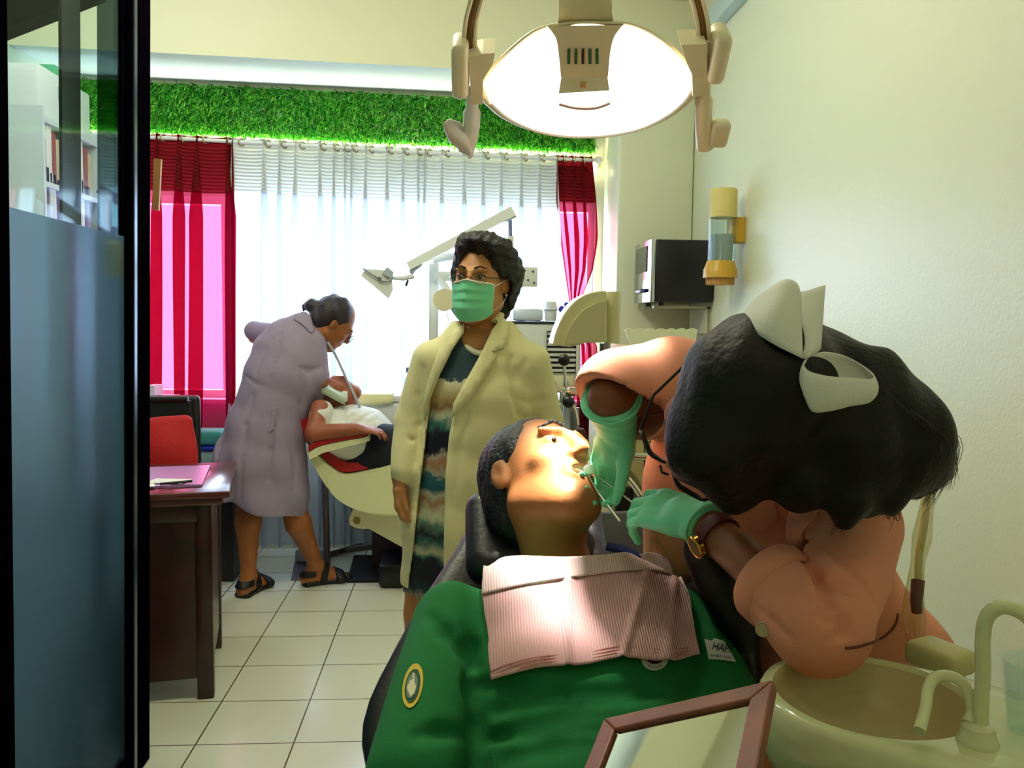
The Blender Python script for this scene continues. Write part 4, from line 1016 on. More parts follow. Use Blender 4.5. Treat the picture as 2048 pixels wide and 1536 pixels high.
for p_ in bo_.data.polygons:
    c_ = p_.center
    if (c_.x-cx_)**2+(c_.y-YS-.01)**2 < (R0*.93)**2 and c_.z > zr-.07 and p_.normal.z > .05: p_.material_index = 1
MB().cyl((cx_, YS+.01, zr-.069), (cx_, YS+.01, zr-.0655), .014).build('drain', M_STEEL, ba)
MB().lathe((cx_+.14, YS+.03, 0), [(0, 0), (.12, 0), (.11, .03), (.06, .08), (.055, zr-.14), (.0, zr-.13)]).build('pedestal', M_IVORY, ba)
pb = P(1952, 1500, .80); dk_z = zr+.004
pb = RP(1955, 1486, V((0, 0, dk_z)), V((0, 0, 1)))
MB().lathe((pb.x, pb.y, dk_z-.004), [(0, .0), (.020, .0), (.0205, .006), (.019, .010), (.0175, .012), (.016, .022), (.010, .026), (0, .026)], 28).build('spout_base', M_CER, ba)
Yp = pb.y
MB().tube(smooth_path([V((pb.x+.003, pb.y, dk_z+.02)), P(1962, 1420, Yp), P(1966, 1340, Yp), P(1966, 1275, Yp), P(1975, 1232, Yp-.004), P(2005, 1214, Yp-.012), P(2045, 1226, Yp-.02), P(2080, 1260, Yp-.03)], 6), .0075, 14).build('cup_spout', M_CER, ba)
MB().tube(smooth_path([V((pb.x-.008, pb.y+.006, dk_z+.02)), P(1944, 1420, Yp+.01), P(1932, 1375, Yp+.015), P(1905, 1354, Yp+.02), P(1872, 1354, Yp+.02), P(1856, 1378, Yp+.015), P(1852, 1410, Yp), P(1845, 1440, Yp-.02), P(1838, 1462, Yp-.03)], 6), .006, 14).build('rinse_spout', M_CER, ba)
# paper cup and small casing on the deck
pc = P(2048, 1420, .86)
tag(MB().lathe((P(2062, 1420, .84).x, .84, dk_z), [(0, .002), (.022, .002), (.030, .075), (.031, .075), (.031, .078), (.028, .077), (.021, .006), (0, .006)]).build('cup', M_CLEAR), 'clear cup at the right edge beside the tall spout', 'cup')
a = P(1880, 1325, 1.12)
cs = tag(MB().box((a.x+.012, 1.14, a.z), (.06, .08, .035), rot=rotz(.4), bev=.010, seg=3).box((a.x+.012, 1.14, a.z/2-.01), (.03, .03, a.z-.02)).build('casing', mat('cream casing', (214, 204, 140), .4)), 'small cream casing on a post behind the basin by the wall', 'casing')
# ================================================================ PEOPLE AT THE FAR END
def skin(name, col, dark): return mat(name, col, .5, vary=(14, .5, dark), bump=('noise', 160, .06))
M_SK1 = skin('skin warm', (196, 138, 84), (176, 116, 66)); M_SK2 = skin('skin brown', (164, 98, 50), (138, 78, 38)); M_SK3 = skin('skin deep', (164, 90, 58), (136, 70, 46))
M_HAIR = mat('black hair', (9, 8, 13), .45, bump=('noise', 140, .5)); M_HAIRB = mat('dark brown hair', (40, 28, 40), .45, bump=('noise', 140, .4))
M_EYEW = mat('eye white', (225, 220, 210), .2); M_IRIS = mat('iris', (30, 18, 12), .2)

# ---------------------------------------------------------------- standing woman in the cream lab coat
Yw = 2.60
hf = Fr(P(961, 566, Yw), ortho((-.36, -.93, .04), (.03, 0, 1)))
pw = lambda x, y, Y=Yw: P(x, y, Y)
vol = Vol((P(770, 1000, Yw).x-.03, Yw-.26, -.005), (P(1125, 800, Yw).x+.05, Yw+.22, hf.o.z+.16), .0048)
head_sdf(vol, hf)
vol.add(rc(hf.p(0, -.02, -.06), pw(965, 690, Yw+.02), .053, .056), .02)
chain(vol, [(pw(965, 705), .15, .08), (pw(955, 800), .13, .09), (pw(930, 900), .12, .085), (pw(915, 1000), .115, .1), (pw(900, 1060), .115, .1)], (1, 0, 0))
Lk = []
for kx, ax_ in ((845, 838), (905, 900)):
    a = pw(kx+20, 1060); kn_ = P(kx, 1225, Yw-.01); an = V((P(ax_, 1450, Yw).x, Yw+.03, .085))
    vol.add(rc(a, kn_, .085, .056), .03); vol.add(rc(kn_, kn_*.62+an*.38+V((0, .02, 0)), .054, .056), .02); vol.add(rc(kn_*.62+an*.38+V((0, .02, 0)), an, .055, .036), .02)
    foot_sdf(vol, an, (-.1 if kx < 870 else .15, -1, 0))
arms = [[pw(860, 720), P(824, 842, Yw), P(800, 955, Yw-.05)], [pw(1066, 722), P(1096, 842, Yw), P(1090, 960, Yw-.06)]]
for A_ in arms:
    vol.add(rc(A_[0], A_[1], .048, .042), .02); vol.add(rc(A_[1], A_[2], .04, .026), .01)
hand_sdf(vol, P(799, 962, Yw-.05), (-.05, -.12, -1), (.9, .1, 0), (0, -1, 0), curl=(.5, .5, .4), thumb=(.15, .9, .25), sc=.92)
hand_sdf(vol, P(1091, 968, Yw-.06), (.02, -.12, -1), (-.9, .1, 0), (0, -1, 0), curl=(.4, .5, .4), thumb=(.2, .9, .3), sc=.92)
W1 = person(vol, 'standing person in a cream lab coat and mint face mask, looking at the camera', M_SK1)
W1t = bvh(W1)
# eyes
for s in (-1, 1):
    MB().sphere(hf.p(s*.031, .0765, .0095), .0118).build('eye', M_EYEW, W1)
    MB().sphere(hf.p(s*.031+.002, .0835, .0085), .0062).build('iris', M_IRIS, W1)
    MB().tube([hf.p(s*.018, .0905, .0115), hf.p(s*.031, .0925, .0175), hf.p(s*.044, .0845, .0125)], .0022, 8).build('eyelash', M_BLACK, W1)
    MB().tube([hf.p(s*.013, .099, .035), hf.p(s*.03, .096, .041), hf.p(s*.05, .077, .036)], [.003, .0034, .0016], 8).build('eyebrow', mat('brow', (60, 40, 26), .8), W1)
# dress with a painted landscape print
hem = P(840, 1204, Yw-.1).z
vol = Vol((P(780, 1100, Yw).x, Yw-.25, hem-.02), (P(1060, 800, Yw).x, Yw+.2, P(0, 655, Yw).z), .006)
secs = [(pw(962, 690), .12, .075), (pw(962, 715), .15, .092), (pw(955, 780), .15, .118), (pw(942, 860), .14, .118), (pw(922, 960), .135, .122), (pw(902, 1060), .135, .128), (pw(896, 1150), .136, .128), (pw(894, 1230), .138, .128)]
chain(vol, secs, (1, 0, 0), .02)
vol.sub(rc(pw(962, 640, Yw-.02), pw(962, 684, Yw-.04), .06, .062), .006)
vol.cut(lambda x, y, z: hem+.01*np.sin(x*40)-z)
vol.warp(lambda x, y, z: .006*np.sin(x*70+z*9)*np.clip((.9-z)*1.5, 0, 1))
M_DRESS = bpy.data.materials.new('landscape print'); M_DRESS.use_nodes = True; nt = M_DRESS.node_tree; b = nt.nodes['Principled BSDF']; b.inputs['Roughness'].default_value = .8
N = nt.nodes.new; L = nt.links.new
tc = N('ShaderNodeTexCoord'); sp_ = N('ShaderNodeSeparateXYZ'); no = N('ShaderNodeTexNoise'); no.inputs['Scale'].default_value = 7; no.inputs['Detail'].default_value = 6; no.inputs['Roughness'].default_value = .65
ml = N('ShaderNodeMath'); ml.operation = 'MULTIPLY_ADD'; ml.inputs[1].default_value = .17; mr = N('ShaderNodeMapRange')
mr.inputs['From Min'].default_value = hem; mr.inputs['From Max'].default_value = P(0, 690, Yw-.1).z
cr = N('ShaderNodeValToRGB'); cr.color_ramp.interpolation = 'LINEAR'
bands = [(0, (26, 44, 50)), (.03, (150, 140, 120)), (.06, (20, 52, 60)), (.1, (10, 14, 26)), (.16, (16, 20, 34)), (.175, (30, 84, 88)), (.2, (196, 196, 160)), (.25, (60, 100, 96)), (.28, (18, 22, 36)), (.32, (90, 120, 104)), (.35, (190, 190, 158)), (.39, (160, 120, 84)), (.43, (190, 186, 160)), (.46, (24, 84, 96)), (.52, (34, 92, 100)), (.53, (150, 150, 130)), (.56, (150, 106, 76)), (.59, (170, 160, 140)), (.605, (12, 14, 34)), (.67, (14, 18, 40)), (.69, (50, 110, 104)), (.73, (190, 190, 160)), (.76, (150, 112, 70)), (.80, (196, 164, 110)), (.85, (214, 200, 160)), (.875, (222, 214, 180)), (.88, (34, 60, 72)), (.95, (30, 56, 70)), (.97, (36, 60, 70))]
for i, (p_, c_) in enumerate(bands[:30]):
    e = cr.color_ramp.elements[0] if i == 0 else cr.color_ramp.elements.new(p_); e.position = p_; e.color = lin(c_)
cr.color_ramp.elements[-1].color = lin((36, 60, 70))
L(tc.outputs['Object'], sp_.inputs[0]); L(tc.outputs['Object'], no.inputs['Vector']); s2 = N('ShaderNodeMath'); s2.operation = 'SUBTRACT'; s2.inputs[1].default_value = .5
L(no.outputs['Fac'], s2.inputs[0]); L(s2.outputs[0], ml.inputs[0]); L(sp_.outputs['Z'], ml.inputs[2]); L(ml.outputs[0], mr.inputs['Value']); L(mr.outputs[0], cr.inputs[0]); L(cr.outputs[0], b.inputs['Base Color'])
dress = vol.build('dress', M_DRESS, W1, relax=1); dt = bvh(dress); dress['label'] = 'dress printed with a teal, tan and navy landscape'
MB().tube(smooth_path([P(920, 668, Yw), P(930, 689, Yw-.058), P(956, 706, Yw-.092), P(982, 697, Yw-.072), P(998, 676, Yw-.02)], 6), .0105, 12, flat=.8).build('neck_band', mat('neck band', (230, 228, 200), .8), W1)
# lab coat
hemc = P(815, 1192, Yw-.12).z
vol = Vol((P(780, 1100, Yw).x, Yw-.27, hemc-.02), (P(1130, 800, Yw).x+.02, Yw+.22, P(0, 628, Yw).z), .006)
secs = [(pw(966, 668), .10, .075), (pw(966, 694), .14, .092), (pw(966, 730), .172, .108), (pw(962, 790), .168, .130), (pw(950, 860), .162, .135), (pw(932, 950), .18, .138), (pw(918, 1050), .182, .142), (pw(916, 1150), .176, .142), (pw(916, 1240), .178, .142)]
chain(vol, secs, (1, 0, 0), .02)
for A_, e in zip(arms, ((808, 940), (1090, 945))):
    vol.add(rc(A_[0], A_[1], .058, .049), .03); vol.add(rc(A_[1], P(*e, Yw-.045), .049, .046), .012)
oy = [600, 650, 700, 745, 800, 870, 950, 1050, 1150, 1260]; ol = [936, 930, 905, 882, 862, 850, 841, 831, 820, 812]; orr = [985, 985, 968, 942, 912, 898, 892, 890, 888, 884]
zz_ = [P(900, y, Yw-.12).z for y in oy][::-1]; xl_ = [P(x, y, Yw-.12).x for x, y in zip(ol, oy)][::-1]; xr_ = [P(x, y, Yw-.12).x for x, y in zip(orr, oy)][::-1]
def wedge(x, y, z):
    l = np.interp(z, zz_, xl_); r = np.interp(z, zz_, xr_); return -np.maximum(np.maximum(l-x, x-r), y-(Yw-.02))
cv_ = Vol(vol.ax and (vol.lo), (vol.ax[0][-1], vol.ax[1][-1], vol.ax[2][-1]), vol.res); cv_.D = vol.D.copy(); _v, _q = cv_.smooth(3).surf(); lapt = BVHTree.FromPolygons([tuple(map(float, x)) for x in _v], [tuple(map(int, x)) for x in _q])
vol.cut(wedge); vol.cut(lambda x, y, z: hemc-z)
vol.sub(rc(P(958, 600, Yw-.02), P(962, 690, Yw-.05), .058, .06), .006)
crease(vol, [(1022, 715), (1020, 745), (1026, 790), (1034, 830)], .007, .016); crease(vol, [(1030, 760), (1040, 740), (1052, 722)], .005, .014)
crease(vol, [(1036, 828), (1052, 840), (1075, 838)], .007, .016); crease(vol, [(1038, 800), (1060, 806), (1085, 800)], .005, .016)
crease(vol, [(842, 735), (836, 790), (838, 850), (832, 930)], .006, .014); crease(vol, [(900, 700), (880, 760), (858, 840)], .004, .012)
crease(vol, [(935, 830), (920, 900), (912, 980)], .005, .016); crease(vol, [(812, 870), (822, 880), (832, 876)], .005, .012)
vol.warp(lambda x, y, z: .0035*snoise(x, y, z, 16, 4)+.004*np.sin(x*60+z*8)*np.clip((.95-z)*2, 0, 1))
M_COAT = mat('cream cotton', (234, 226, 174), .85, bump=('noise', 420, .18))
coat = vol.build('lab_coat', M_COAT, W1, relax=1); ct = bvh(coat)
drape('lapel', lapt, [(1006, 634), (1018, 660), (1008, 697), (982, 704), (992, 714), (975, 746), (942, 795), (906, 836), (909, 806), (942, 745), (966, 700), (984, 660)], .009, .007, M_COAT, W1)
drape('lapel', lapt, [(930, 650), (915, 658), (894, 682), (896, 688), (880, 700), (862, 748), (848, 806), (852, 840), (862, 800), (882, 748), (904, 702), (928, 666)], .009, .007, M_COAT, W1)
MB().tube([hf.p(-.04, -.06, -.075), hf.p(-.055, -.02, -.095), hf.p(-.056, .015, -.115)], [.022, .02, .012], 12, flat=.5).build('collar', M_COAT, W1)
# hair
vol = Vol(hf.o-V((.2, .2, .17)), hf.o+V((.2, .2, .19)), .004)
vol.add(hf.el((0, -.032, .045), (.09, .1, .094)), .02)
vol.add(hf.el((-.052, -.045, .0), (.05, .062, .085)), .03); vol.add(hf.el((-.05, -.055, -.065), (.035, .042, .048)), .03); vol.add(hf.el((.06, -.02, .02), (.032, .06, .06)), .03)
vol.add(hf.el((.0, .03, .118), (.05, .05, .036)), .03); vol.add(hf.el((-.05, .02, .098), (.05, .055, .045)), .03); vol.add(hf.el((-.02, .06, .118), (.03, .03, .02)), .02); vol.add(hf.el((-.085, -.03, .04), (.035, .05, .06)), .03); vol.add(hf.el((.04, .02, .1), (.035, .05, .036)), .03)
vol.sub(hf.el((.004, .116, .008), (.068, .078, .11)), .012); vol.sub(hf.el((0, .1, -.08), (.09, .1, .06)), .02)
vol.sub(hf.el((-.078, .005, -.02), (.02, .03, .05)), .01)
vol.warp(lambda x, y, z: .0045*snoise(x, y, z, 55, 1)+.003*snoise(x, y, z, 120, 2))
hair = vol.build('hair', M_HAIR, W1)
pp = []
rs = np.random.RandomState(5)
for i in range(170):
    a = rs.uniform(-2.2, .9); b_ = rs.uniform(-1.2, 1.25)
    n = V((-math.cos(b_)*math.cos(a), math.cos(b_)*math.sin(a)*1.0, math.sin(b_)))
    p = hf.p(n.x*.088-.008, n.y*.09-.04, n.z*.09+.04); dr_ = hf.R @ (V((-n.y, n.x, .1))*.4*rs.choice((-1, 1))+n*.5+V((0, 0, .15)))
    L_ = .018+.022*rs.rand(); pp.append([p, p+dr_*L_*.5, p+dr_*L_+V((0, 0, -.008*rs.rand()))])
strands('hair_wisps', pp, .0007, M_HAIR, hair)
# mask, spectacles, earring
gv = []; nu, nv = 36, 26
def mk(u, v, off=0):
    a_ = u*1.12; bul = .005+.014*math.exp(-(u/.3)**2)*(1-v)**.5+.006*math.exp(-(u/.5)**2)*v
    y = .022+.083*math.cos(a_)+bul-.022*max(0, v-.72)/.28*(.6+.4*math.cos(a_)); x = .0735*math.sin(a_)*(1-.10*v*v)
    z = -.006-.116*v - .004*u*u*(1-v) + .030*v*v*abs(u)**2.2 + .004*math.exp(-(u/.22)**2)*(1-v)**3
    sw = (v*4.2) % 1.0; y += .0035*(sw-.5)*(1-abs(u)**3)*(1 if .1 < v < .9 else 0)
    return hf.p(x, y+off, z)
gv = [mk(-1+2*i/nu, j/nv) for j in range(nv+1) for i in range(nu+1)]
gf = [(j*(nu+1)+i, j*(nu+1)+i+1, (j+1)*(nu+1)+i+1, (j+1)*(nu+1)+i) for j in range(nv) for i in range(nu)]
M_MASK = mat('mint mask', (128, 226, 176), .8, bump=('noise', 500, .1))
ms = mesh('face_mask', gv, gf, M_MASK, W1); k = ms.modifiers.new('s', 'SOLIDIFY'); k.thickness = .002; k.offset = 1
edge = [mk(-1+2*i/30, 0, .001) for i in range(31)]; MB().tube(edge, .0032, 8).tube([mk(-1+2*i/30, 1, .001) for i in range(31)], .002, 8).tube([mk(-1, j/12, .001) for j in range(13)], .002, 8).build('mask_edge', mat('mask edge', (216, 222, 200), .8), ms)
for s in (-1, 1):
    MB().tube(smooth_path([mk(s, .05), hf.p(s*.08, .02, .005), hf.p(s*.086, -.02, .018)], 5), .0014, 6).tube(smooth_path([mk(s, .9), hf.p(s*.077, .01, -.06), hf.p(s*.084, -.018, -.03)], 5), .0014, 6).build('ear_loop', mat('elastic', (220, 220, 210), .8), ms)
gl = MB()
for s in (-1, 1):
    c = [(s*(.032+.024*math.cos(t)), .112-.35*abs(.008+.024*math.cos(t))*.5, .004+.0165*math.sin(t)) for t in np.linspace(0, 2*PI, 25)]
    gl.tube([hf.p(*q) for q in c], .0009, 6, caps=False)
gl.tube([hf.p(-.009, .112, .006), hf.p(0, .115, .009), hf.p(.009, .112, .006)], .0012, 6)
sg = gl.build('spectacles', mat('bronze frame', (92, 52, 36), .3, metal=.6), W1)
for s in (-1, 1): MB().tube([hf.p(s*.055, .1035, .008), hf.p(s*.074, .07, .010), hf.p(s*.083, -.01, .014)], [.002, .0019, .0014], 8).build('temple', mat('dark temple', (60, 24, 26), .3), sg)
for s in (-1, 1):
    c = [hf.p(s*(.032+.023*math.cos(t)), .112-.35*abs(.008+.023*math.cos(t))*.5, .004+.0158*math.sin(t)) for t in np.linspace(0, 2*PI, 24, endpoint=False)]
    mesh('lens', c, [tuple(range(24))], M_CLEAR, sg)
MB().sphere(hf.p(-.083, -.004, -.034), .0042).build('earring', M_CHROME, W1)

# ---------------------------------------------------------------- bending woman in the lilac coat
Yb2 = 4.08
q = lambda x, y, Y=Yb2: P(x, y, Y)
bf_ = Fr(q(668, 646, 4.18), ortho((.66, .30, -.66), (.62, .05, .72)))
vol = Vol((P(470, 900, Yb2).x, 3.86, -.004), (P(720, 700, 4.3).x, 4.48, P(0, 585, 4.2).z), .007)
head_sdf(vol, bf_)
vol.add(rc(q(612, 668, 4.15), bf_.p(0, -.03, -.04), .055, .052), .03)
chain(vol, [(q(600, 675, 4.15), .12, .08), (q(565, 760), .13, .1), (q(540, 850), .14, .11), (q(528, 920), .15, .11)], (1, 0, .2))
fl, ft = G(492, 1192), G(538, 1166); fr_, fq = G(622, 1172), G(690, 1162)
al = V((fl.x+.005, fl.y+.03, .10)); ar = V((fr_.x+.02, fr_.y+.03, .10))
kl, kr = q(500, 985, Yb2), q(582, 1000, Yb2)
for hp_, kn_, an in ((q(505, 900), kl, al), (q(565, 900), kr, ar)):
    vol.add(rc(hp_, kn_, .095, .062), .03); cm = kn_*.66+an*.34+V((-.004, -.015, 0)); vol.add(rc(kn_, cm, .058, .062), .02); vol.add(rc(cm, an, .06, .034), .02)
vol_dirs = ((ft-fl), (fq-fr_))
foot_sdf(vol, al+V((0, 0, -.0)), vol_dirs[0]); foot_sdf(vol, ar, vol_dirs[1])
vol.add(rc(q(620, 700), q(640, 758), .05, .045), .02); vol.add(rc(q(640, 758), q(630, 805, 4.18), .042, .028), .015)
hand_sdf(vol, q(632, 808, 4.18), (.8, .2, -.25), (0, .3, -1), (-.3, .8, .2), curl=(.4, .5, .4), sc=.95)
vol.add(rc(q(560, 680, 4.2), q(508, 668, 4.36), .05, .042), .02); vol.add(rc(q(508, 668, 4.36), P(600, 745, 4.44), .04, .03), .015)
B1 = person(vol, 'person bending over the far chair in a long lilac coat and black sandals', M_SK2)
vol = Vol((P(405, 900, Yb2).x, 3.80, P(0, 1045, Yb2).z), (P(680, 700, 4.3).x, 4.5, P(0, 615, 4.2).z), .0075)
secs = [(q(606, 655, 4.15), .075, .07), (q(590, 680, 4.14), .135, .105), (q(576, 710, 4.12), .165, .125), (q(562, 755), .17, .13), (q(548, 805), .165, .13), (q(532, 860), .185, .15), (q(520, 925), .215, .17), (q(524, 985), .205, .17), (q(530, 1060), .19, .16)]
chain(vol, secs, (1, 0, .25), .03)
vol.add(rc(q(622, 690, 4.1), q(634, 752, 4.08), .072, .058), .03); vol.add(rc(q(634, 752, 4.08), q(628, 796, 4.15), .056, .05), .015)
vol.add(rc(q(560, 675, 4.2), q(509, 662, 4.36), .066, .048), .03); vol.add(rc(q(509, 662, 4.36), P(560, 700, 4.42), .045, .04), .02)
h0, h1 = q(455, 990), q(603, 1033)
vol.cut(lambda x, y, z: h0.z+(h1.z-h0.z)*(x-h0.x)/(h1.x-h0.x)-z)
vol.warp(lambda x, y, z: np.clip((1.0-z)*1.6, 0, 1)*(.011*np.sin(x*42+z*10+2*np.sin(x*11))))
for c_ in ([(505, 790), (490, 850), (482, 930), (480, 1000)], [(548, 850), (540, 900), (538, 960)], [(600, 745), (608, 775), (602, 810), (606, 850)], [(555, 668), (530, 700), (512, 745)], [(640, 735), (618, 742), (600, 735)], [(455, 830), (440, 890), (432, 930)], [(575, 870), (590, 920), (590, 980)]): crease(vol, c_, .008, .02)
crease(vol, [(566, 640), (560, 700), (540, 760), (520, 800)], .003, .01); crease(vol, [(493, 752), (510, 768), (532, 772)], .004, .012)
for c_ in ([(620, 890), (560, 965), (600, 970)],): pass
M_LIL = mat('lilac cotton', (158, 142, 168), .85, bump=('noise', 420, .18), vary=(5, .5, (134, 120, 140)))
bc = vol.build('coat', M_LIL, B1, relax=1); bct = bvh(bc)
drape('collar', bct, [(592, 632), (608, 624), (620, 634), (628, 662), (622, 668), (604, 650), (588, 640)], .008, .006, M_LIL, B1)
drape('pocket', bct, [(556, 812), (548, 860), (536, 868), (545, 815)], .004, .003, M_LIL, B1)
MB().tube([q(616, 808, 4.12), q(626, 803, 4.13), q(636, 797, 4.14)], [.04, .042, .038], 16).build('cuff', M_WHITE, B1)
vol = Vol(bf_.o-V((.24, .2, .2)), bf_.o+V((.2, .2, .2)), .005)
vol.add(bf_.el((0, -.03, .038), (.086, .094, .09)), .015); vol.add(bf_.el((0, -.06, -.03), (.07, .055, .06)), .03)
vol.sub(bf_.el((0, .105, -.02), (.075, .075, .105)), .01); 
for s in (-1, 1): vol.sub(bf_.el((s*.08, .03, -.04), (.03, .05, .05)), .01)
bn = q(626, 612, 4.17); vol.add(el(bn, (.044, .045, .036)), .02); vol.add(rc(bn+V((-.03, 0, .01)), q(608, 612, 4.17), .014, .008), .015); vol.add(rc(q(608, 612, 4.17), q(607, 622, 4.17), .008, .004), .01)
vol.warp(lambda x, y, z: .003*snoise(x, y, z, 60, 3))
bh = vol.build('hair', M_HAIRB, B1)
gl = MB().tube([bf_.p(-.082, -.005, .012), bf_.p(-.075, .06, .01), bf_.p(-.06, .1, .008)], .0022, 6)
for s in (-1, 1): gl.tube([bf_.p(s*(.032+.024*math.cos(t)), .108, .002+.017*math.sin(t)) for t in np.linspace(0, 2*PI, 19)], .0016, 6, caps=False)
gl.build('spectacles', mat('wire frame', (110, 110, 130), .3, metal=.7), B1)
M_SAND = mat('black leather', (8, 7, 8), .5)
for fo_, an, d_ in ((fl, al, vol_dirs[0]), (fr_, ar, vol_dirs[1])):
    d_ = V((d_.x, d_.y, 0)).normalized(); s_ = d_.cross(V((0, 0, 1))); g = V((an.x, an.y, 0))
    v2 = Vol(g-V((.25, .25, .01)), g+V((.25, .25, .14)), .005)
    hl, bl_, te = g-d_*.05, g+d_*.11, g+d_*.165
    for a, b_, r0, r1 in ((hl, g+d_*.03, .042, .036), (g+d_*.03, bl_, .036, .052), (bl_, te, .052, .042)):
        v2.add(erc(a+V((0, 0, .012)), b_+V((0, 0, .012)), (r0, .022), (r1, .022), s_), .008)
    f2 = Vol(g-V((.25, .25, .0)), g+V((.25, .25, .14)), .005); foot_sdf(f2, an, d_); 
    sh = f2.D-.008
    X_ = f2.ax[0][:, None, None]-g.x; Y_ = f2.ax[1][None, :, None]-g.y; Z_ = f2.ax[2][None, None, :]
    along = X_*d_.x+Y_*d_.y
    band = np.minimum(np.minimum(np.abs(along-.115+Z_*0)-.024, np.abs(along-.035-(Z_-.05)*.3)-.016), np.maximum(np.abs(Z_-.062)-.014, along+.01))
    f2.D = np.maximum(sh, band).astype(np.float32)
    sol = v2.build('sandal', M_SAND, B1, relax=1); f2.build('strap', M_SAND, sol)

# ---------------------------------------------------------------- man lying in the far chair
DF = -.19
PF = lambda x, y, Y: P(x, y, Y+DF)
Yf = 4.36
q = lambda x, y, Y=Yf: PF(x, y, Y)
ff = Fr(q(664, 792, 4.4), ortho((.35, -.12, .9), (-.9, .0, .4)))
vol = Vol((PF(590, 800, 4.5).x, 3.8, PF(0, 1000, 4.2).z), (PF(1000, 800, 4.5).x, 4.6, PF(0, 745, 4.4).z), .008)
head_sdf(vol, ff)
vol.add(rc(ff.p(0, -.02, -.08), q(660, 840), .055, .06), .02)
chain(vol, [(q(650, 862), .15, .09), (q(700, 878), .14, .1), (q(750, 890), .14, .09)], (0, 1, 0))
vol.add(rc(q(640, 818, 4.22), q(628, 866, 4.14), .045, .04), .02); vol.add(rc(q(628, 866, 4.14), q(712, 858, 4.12), .041, .029), .012)
hand_sdf(vol, q(714, 857, 4.12), (1, -.02, -.12), (0, .2, -1), (0, 1, 0), curl=(.25, .5, .4), sc=.95)
vol.add(rc(q(640, 815, 4.56), q(680, 850, 4.6), .045, .04), .02); vol.add(rc(q(680, 850, 4.6), q(760, 850, 4.5), .04, .03), .02)
for Y_ in (4.28, 4.46):
    vol.add(rc(q(760, 890, Y_), q(860, 890, Y_), .08, .065), .03); vol.add(rc(q(860, 890, Y_), q(985, 930, Y_), .06, .045), .03); foot_sdf(vol, q(985, 925, Y_), (.6, 0, .0), k=.02) if False else None
F1 = person(vol, 'person lying in the far dental chair in a white shirt and navy trousers', M_SK3)
vol = Vol((PF(600, 800, 4.5).x, 3.82, PF(0, 960, 4.2).z), (PF(800, 800, 4.5).x, 4.55, PF(0, 780, 4.4).z), .007)
chain(vol, [(q(648, 858), .19, .10), (q(690, 866), .185, .14), (q(730, 874), .17, .14), (q(752, 886), .16, .115)], (0, 1, 0), .03)
vol.add(rc(q(646, 822, 4.24), q(638, 832, 4.2), .052, .048), .03); vol.add(rc(q(640, 815, 4.56), q(660, 835, 4.6), .064, .056), .03)
for c_ in ([(690, 815), (680, 835), (660, 850)], [(720, 808), (706, 830), (690, 845)], [(745, 822), (725, 838), (705, 850)], [(755, 835), (738, 846)]): crease(vol, c_, .008, .02)
vol.warp(lambda x, y, z: .004*snoise(x, y, z, 22, 6))
vol.build('shirt', mat('white cotton', (226, 224, 216), .85, bump=('noise', 420, .15)), F1, relax=1)
vol = Vol((PF(680, 800, 4.5).x, 3.85, PF(0, 990, 4.2).z), (PF(980, 800, 4.5).x, 4.55, PF(0, 830, 4.2).z), .008)
chain(vol, [(q(742, 890), .16, .105), (q(770, 895), .165, .11)], (0, 1, 0), .03)
for Y_ in (4.26, 4.46): vol.add(rc(q(770, 892, Y_), q(862, 890, Y_), .108, .082), .04); vol.add(rc(q(862, 890, Y_), q(970, 925, Y_), .08, .06), .04)
vol.add(rc(q(705, 925, 4.24), q(760, 915, 4.24), .03, .06), .04)
vol.build('trousers', mat('navy cloth', (14, 16, 34), .8, bump=('noise', 300, .15)), F1, relax=1)
vol = Vol(ff.o-V((.2, .2, .2)), ff.o+V((.2, .2, .2)), .006); vol.add(ff.el((0, -.035, .04), (.088, .09, .092)), .02); vol.sub(ff.el((0, .11, -.02), (.075, .075, .11)), .01)
vol.build('hair', M_HAIR, F1)
a = [PF(644, 772, 4.33), PF(690, 795, 4.33), PF(694, 790, 4.5), PF(650, 768, 4.5)]
tc_ = MB(); rows = []
for i in range(9):
    u = i/8; p0 = PF(643+47*u, 771+25*u, 4.26); p1 = PF(650+46*u, 766+26*u, 4.52)
    rows.append([p0+V((0, -.004, -.035)), p0, (p0+p1)/2+V((0, 0, .02+.004*math.sin(u*9))), p1, p1+V((0, .004, -.03))])
tag(tc_.loft(rows, closed=False).build('face_towel', mat('pale mint towel', (196, 214, 190), .85), solid=.004), 'pale mint towel laid over the face of the man in the far chair', 'towel')
MB().box(PF(689, 793, 4.30), (.028, .02, .05), bev=.006).build('mask_clip', M_WHITE, F1)
hs = smooth_path([PF(655, 684, 4.3), PF(672, 712, 4.32), PF(690, 752, 4.34), PF(706, 785, 4.34), PF(720, 815, 4.33)], 6)
tag(MB().tube(hs, .0065, 10).build('suction_hose', mat('pale grey tube', (170, 178, 186), .35)), 'thin pale grey hose running down to the white shirt', 'hose')
hs = smooth_path([PF(766, 846, 4.3), PF(790, 855, 4.3), PF(815, 862, 4.32), PF(850, 868, 4.35), PF(880, 872, 4.4)], 6)
tag(MB().tube(hs, .0055, 10).build('unit_cord', mat('cream cord', (220, 216, 190), .5)), 'thin cream cord by the navy trousers', 'cord')
